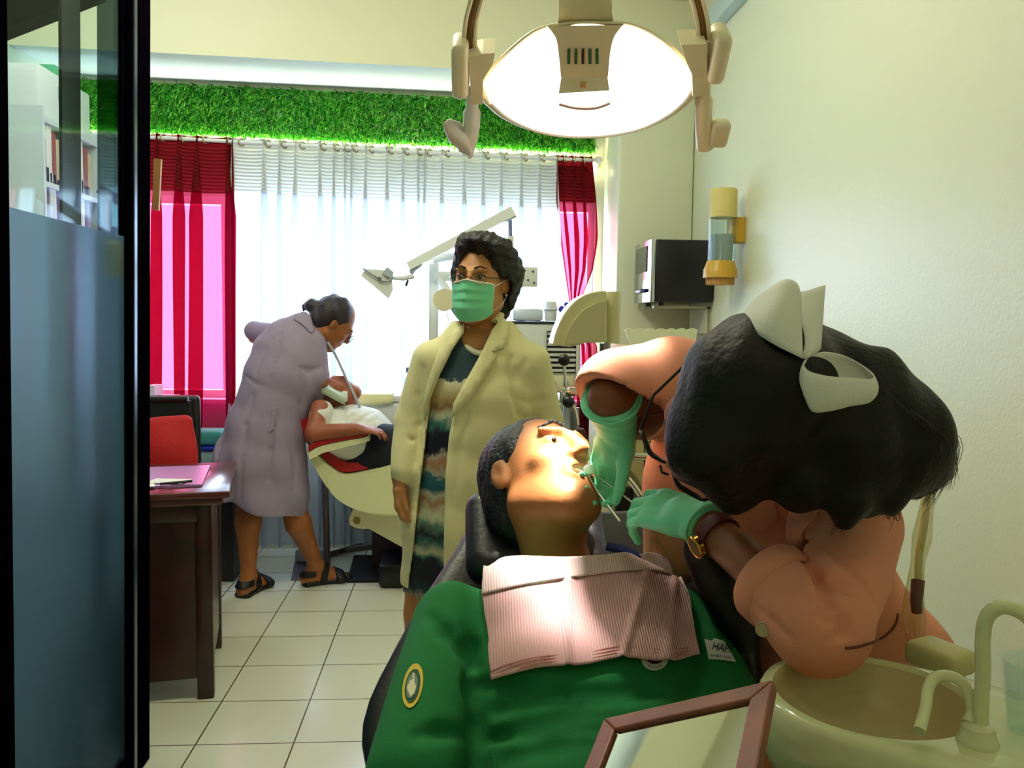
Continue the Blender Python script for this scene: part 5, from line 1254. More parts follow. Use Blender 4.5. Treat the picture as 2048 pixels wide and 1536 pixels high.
# ================================================================ SURGICAL LAMP overhead
YL = 1.56
Cl = P(1178, 165, YL)
n_ = V((-.03, -.74, -.67)).normalized(); xr_ = V((1, -.03, 0)); xr_ = (xr_-n_*xr_.dot(n_)).normalized(); ul = xr_.cross(n_)*-1
if ul.z < 0: ul = -ul
def LP(px, py, d=0): return RP(px, py, Cl+n_*d, n_)
la = thing('operating_lamp', 'cream overhead operating lamp, glowing, with two side handles', 'lamp', Cl)
M_LAMP = mat('lamp plastic', (240, 228, 196), .35)
top_px = [(968, 168), (990, 140), (1025, 105), (1065, 72), (1100, 57), (1150, 50), (1178, 49), (1206, 50), (1250, 52), (1290, 66), (1330, 92), (1362, 122), (1384, 150)]
bot_px = [(1386, 172), (1370, 200), (1335, 230), (1285, 255), (1230, 268), (1178, 272), (1120, 270), (1065, 258), (1015, 234), (982, 205)]
outl = curve2(top_px, 4)[:-1]+[(1385, 160)]+curve2(bot_px, 4)
cxl, cyl_ = 1178, 165
M_GLOW = bpy.data.materials.new('glowing lens'); M_GLOW.use_nodes = True; b = M_GLOW.node_tree.nodes['Principled BSDF']
b.inputs['Base Color'].default_value = lin((255, 250, 235)); b.inputs['Emission Color'].default_value = (1, .93, .78, 1); b.inputs['Emission Strength'].default_value = 4.5; b.inputs['Roughness'].default_value = .15
rings = []
for s, d in ((1, 0), (.985, .008), (.92, .022), (.75, .036), (.5, .044), (.25, .048), (.02, .049)):
    rings.append([LP(cxl+(x-cxl)*s, cyl_+(y-cyl_)*s, d) for x, y in outl])
MB().loft(rings, caps=True).build('lens', M_GLOW, la, angle=180)
rings = []
for s, d in ((1.0, .002), (1.02, .008), (1.06, .006), (1.075, -.012), (1.04, -.05), (.8, -.085), (.4, -.1)):
    rings.append([LP(cxl+(x-cxl)*s, cyl_+(y-cyl_)*(s if y < 170 else 1+(s-1)*.35), d) for x, y in outl])
MB().loft(rings).build('housing', M_LAMP, la, angle=180)
MB().tube([LP(x, y, .010) for x, y in curve2(bot_px, 4)], .0045, 8).build('lens_rim', mat('rim clear', (240, 238, 230), .2), la)
# raised centre panel with cooling slits
cp = curve2([(1092, 52), (1110, 76), (1116, 110), (1120, 150), (1122, 160)], 4); cq = curve2([(1216, 156), (1218, 148), (1222, 105), (1230, 74), (1248, 50)], 4)
cps = cp+[(1130, 150), (1205, 148)]+cq
MB().loft([[LP(x, y, .0) for x, y in cp+cq], [LP(1170+(x-1170)*.97, y, .056) for x, y in cp+cq]]).build('centre_panel', M_LAMP, la, angle=50)
lo_ = [(1118, 186), (1122, 158), (1215, 154), (1218, 180)]
MB().loft([[LP(1122, 157, .055), LP(1215, 152, .055), LP(1215, 152, .02), LP(1122, 157, .02)], [LP(1117, 187, .066), LP(1219, 181, .066), LP(1219, 181, .03), LP(1117, 187, .03)]]).build('lower_lip', M_LAMP, la)
for i, x in enumerate((1138, 1152, 1166, 1180, 1194)):
    a, b_ = LP(x, 98, .058), LP(x+(x-1166)*.02, 127, .058); MB().cyl(a, b_, .0026, n=10).build('vent_slit', mat(('slit green', 'slit dark')[i == 2], ((20, 96, 44), (60, 24, 14))[i == 2], .4), la)
p = LP(1166, 169, .063); MB().box(p, (.009, .006, .008)).build('pin', mat('amber pin', (214, 160, 80), .4), la)
MB().tube(curve2 and [LP(x, y, .05) for x, y in curve2([(1118, 208), (1145, 215), (1170, 217), (1195, 215), (1220, 206)], 4)], .003, 8).build('filament_shade', mat('lilac shade', (206, 180, 176), .3), la)
# neck
MB().loft([[LP(1114, 60, -.02), LP(1230, 56, -.02), LP(1230, 56, -.07), LP(1114, 60, -.07)], [LP(1118, 30, .01), LP(1224, 28, .01), LP(1224, 28, -.06), LP(1118, 30, -.06)], [LP(1118, -90, .01), LP(1222, -90, .01), LP(1222, -90, -.06), LP(1118, -90, -.06)]]).build('neck', M_LAMP, la)
# side blocks, pivots, yoke arms, handles
for sx, blk, piv, yk, hn in ((-1, [(937, 115), (966, 108), (990, 106), (985, 130), (966, 160), (966, 208), (943, 210)], (903, 76, 938, 186), [(966, -60), (953, 0), (943, 40), (939, 80), (940, 105)], [(944, 178), (944, 225), (941, 262), (932, 300)]),
                             (1, [(1362, 90), (1414, 88), (1415, 190), (1386, 194), (1384, 150), (1372, 122)], (1416, 56, 1452, 156), [(1374, -60), (1394, 0), (1404, 40), (1407, 70), (1408, 84)], [(1410, 155), (1408, 200), (1407, 250), (1411, 295)])):
    MB().prism([LP(x, y, .025) for x, y in blk], -n_*.06).build('side_block', M_LAMP, la, smooth=False)
    x0, y0, x1, y1 = piv; c = (LP(x0, y0)+LP(x1, y1))/2
    MB().box(c, ((LP(x1, y0)-LP(x0, y0)).length, .07, (LP(x0, y1)-LP(x0, y0)).length*.97), rot=frame(xr_, -n_, ul), bev=.012, seg=4).build('pivot_cap', M_LAMP, la)
    pth = smooth_path([LP(x, y, -.01) for x, y in yk], 5)
    mb = MB(); mb.tube([p_+xr_*.0095 for p_ in pth], .0042, 8).tube([p_-xr_*.0095 for p_ in pth], .0042, 8).box(pth[-1], (.026, .02, .008), rot=frame(xr_, -n_, ul)); mb.build('yoke_arm', M_LAMP, la)
    MB().tube([p_-n_*.004 for p_ in pth], .0075, 8, flat=1).build('yoke_groove', mat('groove brown', (120, 84, 24), .5), la)
    MB().tube(smooth_path([LP(x, y, -.005) for x, y in hn], 5), [.012]*5+[.0165]*11, 16).build('handle', M_WHITE if sx < 0 else M_LAMP, la)
MB().box(LP(1438, 266, .0), (.037, .03, .052), rot=frame(xr_, -n_, ul), bev=.009, seg=3).build('handle_tab', M_LAMP, la)
wr = MB(); rings = []
for i, (px, py, w_, d_) in enumerate(((886, 250, .004, .01), (898, 262, .020, .006), (918, 272, .024, .0), (936, 286, .020, .006), (944, 304, .010, .004), (947, 312, .003, .0))):
    rings.append([LP(px, py, d_)+ul*math.cos(2*PI*k/12)*w_*(1+.25*math.sin(k*2.3+i))+n_*math.sin(2*PI*k/12)*w_*.8 for k in range(12)])
wrp = wr.loft(rings).build('plastic_bag', mat('milky bag', (224, 220, 212), .22), la, angle=180)
# support arm up to the ceiling (out of the picture)
MB().tube(smooth_path([LP(1170, -80, -.03), LP(1170, -160, -.03)+V((0, .05, .02)), V((.5, 1.9, 2.5)), V((.55, 1.9, ZC-.01))], 6), .03, 14).build('support_arm', M_LAMP, la)
MB().cyl((.55, 1.9, ZC-.06), (.55, 1.9, ZC), .09).build('ceiling_mount', M_LAMP, la)

# ================================================================ RECLINED PATIENT
Ax = .205
td = V((0, -.80, -.60)); nn = V((0, -.60, .80))
N0 = V((Ax, 1.50, .83))
def A_(s, x=0, h=0): return N0 + td*s + V((x, 0, 0)) + nn*h
HA = V(P(1086, 962, 1.57))
af = Fr(HA, ortho((.46, -.50, .74), (-.12, .78, .62)), 1.12)
# chair
M_VINYL = mat('black vinyl', (9, 10, 16), .38, bump=('noise', 120, .08))
ca = thing('dental_chair', 'large black dental chair carrying the patient in green', 'dental chair', V((Ax, 1.1, 0)))
Bp = A_(.22, 0, -.15)
rows = [(1040, 985, 1330), (1062, 955, 1362), (1100, 925, 1398), (1140, 903, 1428), (1180, 876, 1470), (1220, 850, 1498), (1270, 820, 1512), (1330, 788, 1520), (1390, 757, 1522), (1430, 739, 1522), (1470, 728, 1520), (1510, 726, 1516), (1560, 735, 1510), (1640, 765, 1490)]
rings = []
for i, (y, xl, xr) in enumerate(rows):
    a = RP(xl, y, Bp, nn); b_ = RP(xr, y, Bp, nn); c = (a+b_)/2; hw = (b_-a)/2; ring = []
    tk = .055*(1 if 0 < i < len(rows)-1 else .5)
    for k in range(40):
        t_ = 2*PI*k/40; cx2 = math.copysign(abs(math.cos(t_))**.7, math.cos(t_)); sy = math.copysign(abs(math.sin(t_))**.6, math.sin(t_))
        dish = .035*(abs(cx2)**3) if sy > 0 else .02*abs(cx2)**3
        ring.append(c+hw*cx2+nn*(tk*sy+dish))
    rings.append(ring)
MB().loft(rings).build('backrest', M_VINYL, ca, angle=180)
hr = Vol(HA-V((.25, .25, .25)), HA+V((.25, .25, .2)), .007)
hc = HA+V((-.01, .03, -.115)); RH = ortho(nn, -td)
hr.add(bx(hc, (.135, .04, .10), RH, .035)); hr.build('headrest', M_VINYL, ca, relax=1)
MB().cyl(hc+V((0, .02, -.03)), A_(.05, 0, -.17), .02).build('headrest_post', M_CHROME, ca)
bo = [(1392, 1058, 1.37, .010), (1398, 1095, 1.37, .028), (1432, 1155, 1.37, .040), (1470, 1230, 1.36, .040), (1488, 1310, 1.35, .026), (1490, 1400, 1.30, .030), (1476, 1500, 1.22, .036), (1450, 1640, 1.12, .035)]
pth = smooth_path([P(x, y, Y_) for x, y, Y_, r in bo], 5); rr2 = list(np.interp(np.linspace(0, 1, len(pth)), np.linspace(0, 1, len(bo)), [b[3] for b in bo]))
MB().tube(pth, rr2, 18).build('side_bolster', M_VINYL, ca, angle=180)
MB().box((Ax, .62, .40), (.56, .95, .12), bev=.05, seg=4).build('seat', M_VINYL, ca)
MB().box((Ax, .95, .2), (.3, .4, .34), bev=.03).build('lift', M_IVORY, ca)
MB().box((Ax, .95, .03), (.5, .7, .06), bev=.02).build('base', M_IVORY, ca)
MB().box((Ax, .02, .34), (.42, .3, .08), bev=.03).build('foot_rest', M_VINYL, ca)
# body
arms_a = [[A_(.085, -.205, .02), V((-.06, 1.13, .665)), V((.02, .88, .70))], [A_(.085, .198, .0), V((.452, 1.15, .64)), V((.36, .88, .68))]]
pel = A_(.58, 0, -.02)
kn_ = [V((Ax-.12, .58, .60)), V((Ax+.12, .58, .60))]; an_ = [V((Ax-.11, .12, .46)), V((Ax+.11, .12, .46))]
lo, hi = bounds([HA, arms_a[0][1], arms_a[1][1], arms_a[1][2], V((0, 0, .4)), HA+V((0, .16, .16))], .12)
lo[1] = -.02; 
vol = Vol(lo, hi, .0055)
head_sdf(vol, af, mouth_open=.8)
vol.add(rc(af.p(0, -.02, -.06), A_(-.005, 0, .0), .06, .062), .03)
chain(vol, [(A_(.02), .10, .07), (A_(.10), .17, .085), (A_(.25), .165, .1), (A_(.42), .15, .1), (pel, .16, .1)], (1, 0, 0))
for a in arms_a: vol.add(rc(a[0], a[1], .05, .044), .02); vol.add(rc(a[1], a[2], .042, .028), .02)
for k, s in ((0, 1), (1, -1)):
    vol.add(rc(A_(.6, -s*.09, -.02), kn_[k], .085, .06), .03); vol.add(rc(kn_[k], an_[k], .058, .04), .02); 
    vol.add(erc(an_[k], an_[k]+V((0, -.04, .13)), (.04, .035), (.04, .02), (1, 0, 0)), .02)
    hd_ = hand_sdf(vol, arms_a[k][2], (V((Ax+.02*(-s), .72, .72))-arms_a[k][2]), (0, .2, -1), (0, 0, 1), curl=(.35, .5, .4))
M_SKA = skin('skin patient', (182, 118, 68), (158, 96, 54))
A1 = person(vol, 'person reclined in the black chair in a green polo shirt under a pink bib', M_SKA)
for s in (-1, 1):
    MB().sphere(af.p(s*.031, .0765, .0095), .0125).build('eye', M_EYEW, A1); MB().sphere(af.p(s*.031, .0845, .007), .0064).build('iris', M_IRIS, A1)
    MB().tube([af.p(s*.013, .099, .035), af.p(s*.03, .096, .042), af.p(s*.05, .077, .037)], [.0032, .004, .002], 8).build('eyebrow', M_HAIR, A1)
MB().box(af.p(0, .088, -.049), (.034*1.08, .008, .007), rot=af.R, bev=.002).build('teeth', M_EYEW, A1)
vol = Vol(HA-V((.2, .2, .2)), HA+V((.2, .2, .2)), .0048)
vol.add(af.el((0, -.03, .042), (.087, .096, .094)), .02); vol.add(af.el((0, -.06, -.02), (.075, .055, .07)), .03)
vol.sub(af.el((0, .115, -.02), (.072, .085, .115)), .01)
for s in (-1, 1): vol.sub(af.el((s*.085, .03, -.05), (.03, .055, .055)), .01); vol.sub(af.el((s*.092, -.01, -.005), (.02, .02, .033)), .006)
vol.warp(lambda x, y, z: .003*snoise(x, y, z, 90, 8)); vol.build('hair', M_HAIR, A1)
# polo shirt
vol = Vol(lo, hi, .0055)
chain(vol, [(A_(.0, 0, .0), .085, .070), (A_(.05, 0, .0), .15, .088), (A_(.10), .19, .105), (A_(.20), .19, .115), (A_(.32), .182, .122), (A_(.45), .178, .125), (A_(.60), .18, .12)], (1, 0, 0), .03)
for a, e in zip(arms_a, (.92, .8)):
    m_ = a[0].lerp(a[1], e); vol.add(rc(a[0], m_, .072, .066), .03)
bv_ = Vol(lo, hi, .0055); bv_.D = vol.D.copy(); bv_.add(rc(A_(.03, 0, .0), af.p(0, .02, -.12), .085, .05), .05)
for a in (A_(.06, -.09, .02), A_(.06, .1, .02)): bv_.add(rc(a, A_(.0, 0, .03), .08, .07), .05)
_v, _q = bv_.smooth(2).surf(); btree = BVHTree.FromPolygons([tuple(map(float, x)) for x in _v], [tuple(map(int, x)) for x in _q])
vol.sub(rc(A_(-.02, 0, .03), A_(-.2, 0, .06), .06, .075), .008)
vol.sub(rc(A_(.02, 0, .06), A_(-.1, 0, .12), .05, .075), .008)
for a, e in zip(arms_a, (1.0, .86)):
    d_ = (a[1]-a[0]).normalized(); m_ = a[0].lerp(a[1], e); vol.sub(rc(m_+d_*.03, m_+d_*.2, .055, .06), .005)
vol.add(rc(A_(.55, 0, .02), V((Ax, .9, .55)), .13, .12), .03)
for c_, r in (([(948, 1300), (945, 1380), (952, 1450), (958, 1530)], .012), ([(858, 1228), (890, 1265), (925, 1300), (945, 1330)], .006), ([(930, 1250), (945, 1290), (950, 1330)], .006), ([(960, 1370), (1040, 1375), (1090, 1368)], .006), ([(975, 1480), (1060, 1455), (1140, 1450), (1200, 1458)], .009), ([(985, 1420), (1060, 1400), (1150, 1405), (1250, 1400)], .007), ([(1010, 1515), (1100, 1490), (1180, 1488)], .008), ([(830, 1470), (880, 1462), (930, 1470)], .006), ([(1080, 1390), (1200, 1388), (1330, 1380)], .008), ([(1395, 1250), (1400, 1320), (1390, 1380)], .010), ([(1040, 1440), (1120, 1430), (1230, 1428)], .005)):
    crease(vol, c_, r, .02)
vol.warp(lambda x, y, z: .003*snoise(x, y, z, 24, 11))
M_GREEN = mat('green pique', (8, 118, 56), .85, bump=('noise', 500, .25))
shirt = vol.build('polo_shirt', M_GREEN, A1, relax=1); stt = bvh(shirt)
vol = Vol(lo, hi, .008)
chain(vol, [(A_(.56, 0, -.02), .18, .12), (A_(.66, 0, -.03), .18, .115)], (1, 0, 0), .03)
for k, s in ((0, 1), (1, -1)): vol.add(rc(A_(.62, -s*.09, -.02), kn_[k], .1, .075), .03); vol.add(rc(kn_[k], an_[k], .075, .055), .02)
vol.build('trousers', mat('dark trousers', (26, 28, 40), .85), A1, relax=1)
# badges on the shirt
def dtext(name, s, org, ax, ay, m, parent, tree, off=.003):
    vs, fs = text_verts(s); pts = drape_pts(tree, [(org[0]+x*ax[0]+y*ay[0], org[1]+x*ax[1]+y*ay[1]) for x, y in vs], off)
    return mesh(name, pts, fs, m, parent, smooth=False)
def disc(c, rx, ry, n=36, rot=0, a0=0, a1=2*PI):
    return [(c[0]+rx*math.cos(t)*math.cos(rot)-ry*math.sin(t)*math.sin(rot), c[1]+rx*math.cos(t)*math.sin(rot)+ry*math.sin(t)*math.cos(rot)) for t in np.linspace(a0, a1, n, endpoint=False)]
M_YB = mat('badge yellow', (226, 196, 60), .7); M_GB = mat('badge grey', (120, 136, 130), .7); M_GR2 = mat('badge green', (16, 84, 44), .7)
bg_ = drape('sleeve_badge', stt, disc((826, 1373), 19, 45, rot=.18), .002, 0, M_YB, shirt)
drape('badge_ring', stt, disc((826, 1374), 14, 34, rot=.18), .003, 0, M_GR2, bg_)
drape('badge_centre', stt, disc((825, 1375), 10, 26, rot=.18), .004, 0, M_GB, bg_)
drape('badge_emblem', stt, [(822, 1398), (816, 1380), (822, 1366), (828, 1362), (827, 1350), (830, 1350), (830, 1368), (833, 1378), (829, 1392)], .005, 0, mat('badge cream', (226, 220, 180), .7), bg_)
for i, (ch_, a_) in enumerate(zip('MPIA', (-.5, .05, .5, .95))):
    cx2, cy2 = 826+18*math.sin(a_*.9)*.95-3, 1373-41*math.cos(a_*.85); dtext('badge_letter', ch_, (cx2, cy2), (7, 2.2*(a_+.5)), (2, -7.5), M_GR2, bg_, stt, .0035)
bg2 = drape('chest_badge', stt, disc((1308, 1318), 27, 24), .002, 0, mat('badge white', (226, 226, 214), .7), shirt)
drape('badge_centre', stt, disc((1308, 1314), 18, 16), .003, 0, mat('badge maroon', (74, 24, 26), .7), bg2)
for i, ch_ in enumerate('MUSUM'):
    a_ = -.5+.25*i; dtext('badge_letter', ch_, (1308+23*math.sin(a_), 1315+22*math.cos(a_)), (8*math.cos(a_), -8*math.sin(a_)*.9), (8*math.sin(a_)*.3, -8), M_BLACK, bg2, stt, .0032)
# pink bib
M_BIB = mat('pink bib', (226, 176, 178), .8, bump=('waveX', 70, .4))
M_BIBT = mat('pale bib flap', (236, 204, 204), .8, bump=('waveX', 70, .3))
def sheet(name, top, bot, nu, nv, off, m, parent, tree, thick=.002, wob=0):
    pts = []; tp = curve2(top, 12); bt = curve2(bot, 12)
    def at(c, u): i = u*(len(c)-1); k = min(int(i), len(c)-2); f_ = i-k; return (c[k][0]*(1-f_)+c[k+1][0]*f_, c[k][1]*(1-f_)+c[k+1][1]*f_)
    for j in range(nv+1):
        for i in range(nu+1):
            a, b_ = at(tp, i/nu), at(bt, i/nu); f_ = j/nv; pts.append((a[0]*(1-f_)+b_[0]*f_, a[1]*(1-f_)+b_[1]*f_))
    W_ = drape_pts(tree, pts, off)
    G_ = np.array([tuple(p) for p in W_]).reshape(nv+1, nu+1, 3)
    for _ in range(6): 
        H = G_.copy(); H[1:-1, 1:-1] = .5*G_[1:-1, 1:-1]+.125*(G_[:-2, 1:-1]+G_[2:, 1:-1]+G_[1:-1, :-2]+G_[1:-1, 2:])
        H[0, 1:-1] = .5*G_[0, 1:-1]+.25*(G_[0, :-2]+G_[0, 2:]); H[-1, 1:-1] = .5*G_[-1, 1:-1]+.25*(G_[-1, :-2]+G_[-1, 2:]); G_ = H
    if wob:
        for i in range(nu+1):
            for j in range(nv+1):
                u, v_ = i/nu, j/nv
                h_ = 0
                for c_, w_, am in ((.33, .012, .006), (.60, .014, .007), (.79, .03, .006)): h_ += am*math.exp(-((u-c_)/w_)**2)
                G_[j, i] += np.array(nn)*h_*wob
    F_ = [(j*(nu+1)+i, j*(nu+1)+i+1, (j+1)*(nu+1)+i+1, (j+1)*(nu+1)+i) for j in range(nv) for i in range(nu)]
    o = mesh(name, G_.reshape(-1, 3), F_, m, parent); k = o.modifiers.new('s', 'SOLIDIFY'); k.thickness = thick; return o
bib = tag(sheet('bib', [(967, 1198), (1060, 1178), (1175, 1156), (1290, 1152), (1345, 1168), (1374, 1205)], [(988, 1365), (1080, 1342), (1165, 1337), (1240, 1322), (1330, 1330), (1401, 1316)], 70, 30, .011, M_BIB, None, btree, wob=1), 'pink ribbed disposable bib on the chest of the patient in green', 'bib')
sheet('top_flap', [(976, 1136), (1060, 1122), (1160, 1116), (1240, 1118), (1300, 1104), (1335, 1118)], [(967, 1199), (1060, 1178), (1175, 1157), (1290, 1153), (1345, 1168), (1374, 1206)], 60, 12, .014, M_BIBT, bib, btree)
for dy in (8, 14, 20): 
    ps = drape_pts(stt, [(x, y-dy) for x, y in curve2([(988, 1365), (1080, 1342), (1165, 1337), (1240, 1322), (1330, 1330), (1399, 1318)], 6)], .0135); MB().tube(ps, .0008, 5).build('stitch_line', mat('bib line', (196, 120, 108), .8), bib)
hp = P(984, 1140, 1.43); MB().box(drape_pts(stt, [(986, 1142)], .02)[0], (.009, .009, .022), rot=Matrix.Rotation(.3, 3, 'Y'), bev=.003).build('bib_clip', mat('clip grey', (190, 200, 190), .4), bib)
# logo patch on the sleeve at the right
lg = drape('logo_patch', stt, [(1410, 1280), (1424, 1284), (1428, 1279), (1446, 1284), (1456, 1300), (1470, 1326), (1440, 1322), (1420, 1320)], .003, 0, mat('logo white', (226, 230, 226), .7), shirt)
dtext('logo_letters', 'HAPP', (1444, 1300), (16, 3), (5, -22), mat('logo navy', (24, 28, 60), .7), lg, stt, .0045)
dtext('logo_letters', 'HUGPONG', (1442, 1317), (7.4, 1.4), (1.5, -7.5), mat('logo navy', (24, 28, 60), .7), lg, stt, .0045)
# collar
MB().tube(smooth_path([P(1215, 1092, 1.47), P(1244, 1098, 1.46), P(1262, 1108, 1.45), P(1272, 1118, 1.44)], 5), [.02]*16, 10, flat=.35).build('collar', mat('blue collar', (24, 40, 110), .8), A1)

# ---------------------------------------------------------------- wooden mirror
Mo = P(1383, 1408, .93); mx_ = (P(1550, 1372, .90)-P(1212, 1448, .96)).normalized()
a0 = P(1212, 1447, .97); a1 = P(1551, 1370, .85)
lo_t, hi_t = .3, 1.2
for _ in range(40):
    t_m = (lo_t+hi_t)/2
    if (a1-a0).dot(P(1150, 1600, t_m)-a0) > 0: lo_t = t_m
    else: hi_t = t_m
a3 = P(1150, 1600, t_m); a2 = a1+(a3-a0); print('mirror depth', t_m)
md = ((a3-a0).normalized()*.5+(a2-a1).normalized()*.5).normalized(); mn = mx_.cross(md).normalized()
if mn.dot(CAM-a0) < 0: mn = -mn
mx_ = (a1-a0).normalized(); md0 = md; md = mn.cross(mx_); md = md if md.dot(md0) > 0 else -md
Wm = (a1-a0).length; Hm = .25; fwid = .024
mi = thing('mirror', 'wooden framed hand mirror standing on the lap of the patient in green', 'mirror', a0)
def Mp(x, y, z=0): return a0+mx_*x+md*y+mn*z
RM = frame(mx_, -md, mn)
M_WOODF = mat('frame wood', (150, 86, 62), .45, bump=('noise', 40, .1), vary=(18, .7, (122, 66, 50)))
fr2 = MB()
fr2.loft([[Mp(0, 0, .008), Mp(Wm, 0, .008), Mp(Wm, 0, -.008), Mp(0, 0, -.008)], [Mp(fwid, fwid, .008), Mp(Wm-fwid, fwid, .008), Mp(Wm-fwid, fwid, -.008), Mp(fwid, fwid, -.008)]])
fr2.loft([[Mp(0, Hm, .008), Mp(Wm, Hm, .008), Mp(Wm, Hm, -.008), Mp(0, Hm, -.008)], [Mp(fwid, Hm-fwid, .008), Mp(Wm-fwid, Hm-fwid, .008), Mp(Wm-fwid, Hm-fwid, -.008), Mp(fwid, Hm-fwid, -.008)]])
fr2.loft([[Mp(0, 0, .008), Mp(0, Hm, .008), Mp(0, Hm, -.008), Mp(0, 0, -.008)], [Mp(fwid, fwid, .008), Mp(fwid, Hm-fwid, .008), Mp(fwid, Hm-fwid, -.008), Mp(fwid, fwid, -.008)]])
fr2.loft([[Mp(Wm, 0, .008), Mp(Wm, Hm, .008), Mp(Wm, Hm, -.008), Mp(Wm, 0, -.008)], [Mp(Wm-fwid, fwid, .008), Mp(Wm-fwid, Hm-fwid, .008), Mp(Wm-fwid, Hm-fwid, -.008), Mp(Wm-fwid, fwid, -.008)]])
fo_ = fr2.build('frame', M_WOODF, mi, smooth=False); bv = fo_.modifiers.new('b', 'BEVEL'); bv.width = .0025; bv.segments = 2
MB().box(Mp(Wm/2, Hm/2, .001), (Wm-2*fwid+.004, Hm-2*fwid+.004, .004), rot=RM).build('glass', mat('mirror glass', (176, 178, 160), .03, metal=1), mi)
MB().box(Mp(Wm/2, Hm/2, -.005), (Wm-.012, Hm-.012, .004), rot=RM).build('backing', mat('board', (120, 92, 60), .8), mi)
# ================================================================ DENTIST in salmon scrubs
RS = P(1345, 776, 1.50); LS = P(1715, 1040, 1.22); NB = P(1480, 905, 1.42)
HD = P(1474, 816, 1.13)
df = Fr(HD, ortho((-.72, .14, -.68), (-.28, -.95, .10)), 1.04)
sd_ = (LS-RS).normalized()
PV = P(1690, 1345, 1.42)
elL = P(1640, 1252, 1.03); wrL = P(1402, 1042, 1.26)
elR = P(1222, 798, 1.39); wrR = P(1236, 862, 1.45)
M_SKD = skin('skin dentist', (152, 90, 54), (126, 70, 40)); M_SALM = mat('salmon scrubs', (232, 152, 122), .85, bump=('noise', 420, .15))
C1 = P(1475, 1005, 1.49); C2 = P(1612, 1190, 1.45)
lo, hi = bounds([RS, LS, HD, PV, elL, elR, wrL, wrR, V((.3, 1.2, .0))], .17); lo[2] = 0; hi[0] = min(hi[0], 1.0)
lo_top = lo.copy(); lo_top[2] = .6
mth = af.p(0, .1, -.05)
vol = Vol(lo, hi, .006)
head_sdf(vol, df)
vol.add(rc(df.p(0, -.03, -.05), NB, .055, .06), .03)
chain(vol, [(NB, .09, .07), (C1, .15, .095), (C2, .14, .09), (PV, .16, .11)], sd_)
for a, e, w_ in ((LS, elL, wrL), (RS, elR, wrR)):
    vol.add(rc(a, e, .042, .036), .02); vol.add(rc(e, w_, .036, .028), .015)
for s in (-1, 1):
    h_ = PV+V((.07*s, -.09*s, -.02)); k_ = h_+V((-.05, -.02, -.34)); an = V((k_.x+.04, k_.y+.04, .09))
    vol.add(rc(h_, k_, .09, .06), .03); vol.add(rc(k_, an, .058, .038), .02); foot_sdf(vol, an, (-.7, -.5, 0))
D1 = person(vol, 'person with dark hair and a white cap bow treating the patient, in salmon scrubs', M_SKD)
# gloves
M_GLOVE = mat('mint glove', (132, 236, 190), .42, bump=('noise', 130, .05), sss=.0)
dl_ = (P(1238, 995, 1.40)-wrL).normalized()
tipL = None
def glove(name, w_, d_, n__, side, cuff_to, curls, thumb, sc=1.02, cuff_r=.037):
    pts = [w_, w_+d_*.22, cuff_to]; l_, h_ = bounds(pts, .12); v2 = Vol(l_, h_, .004)
    t_ = hand_sdf(v2, w_, d_, n__, side, curls=curls, thumb=thumb, sc=sc, k=.004)
    v2.add(rc(cuff_to, w_, cuff_r, .030), .012); v2.add(rc(w_, w_+d_*.03, .030, .032), .012)
    ax_ = (cuff_to-w_).normalized(); L_ = (cuff_to-w_).length; e_ = V(w_+ax_*(L_-.004))
    ii = (lambda x, y, z: (x-e_.x)*ax_.x+(y-e_.y)*ax_.y+(z-e_.z)*ax_.z); v2.cut(lambda x, y, z: np.where((x-e_.x)**2+(y-e_.y)**2+(z-e_.z)**2 < .0055, ii(x, y, z), -9))
    u_ = ax_.cross(V((0, 1, .3))).normalized()
    v2.warp(lambda x, y, z: np.where(np.abs((x-w_.x)*ax_.x+(y-w_.y)*ax_.y+(z-w_.z)*ax_.z-L_*.55) < L_*.5, .0016*np.sin(((x-w_.x)*ax_.x+(y-w_.y)*ax_.y+(z-w_.z)*ax_.z)*260+x*120), 0))
    ring_c = e_-ax_*.004
    o = v2.build(name, M_GLOVE, D1, relax=1)
    MB().torus(ring_c, cuff_r+.0005, .0028, ax_, 32, 8).build('glove_cuff', M_GLOVE, o)
    return t_
nL = V((-.1, .72, -.66))
tipsL = glove('glove', wrL, dl_, nL, V((0, .3, 1)), wrL+(elL-wrL).normalized()*.022, [(.25, .55, .35), (.35, .6, .4), (.45, .7, .45), (.5, .8, .5)], (.35, .9, .15), sc=1.18)
dr_ = (mth+V((.05, .0, .0))-wrR).normalized()
tipsR = glove('glove', wrR, dr_, V((-.5, -.3, -.8)), V((.2, -.9, .2)), elR.lerp(wrR, -.06), [(.5, .8, .5), (.6, .8, .5), (.7, .9, .6), (.8, .9, .6)], (.3, .9, .4), cuff_r=.049, sc=1.0)
# mouth mirror and probe
for nm, a, dirn_, lab in (('mouth_mirror', tipsL[0], (mth-tipsL[0]).normalized(), 'chrome mouth mirror held in the near gloved hand'), ('dental_probe', tipsR[0], (mth-tipsR[0]).normalized(), 'chrome probe held in the far gloved hand at the mouth')):
    t = thing(nm, lab, 'dental instrument', a); back_ = a-dirn_*.055+V((0, .01, .015))
    MB().cyl(back_, a+dirn_*.02, .0032).build('handle', M_CHROME, t); MB().tube([a+dirn_*.02, mth.lerp(a, .35), mth+(a-mth)*.12], [.0022, .0016, .001]).build('shank', M_CHROME, t)
    if nm == 'mouth_mirror': MB().cyl(mth+(a-mth)*.12, mth+(a-mth)*.12+V((0, -.0015, .0015)), .011).build('mirror_head', M_CHROME, t)
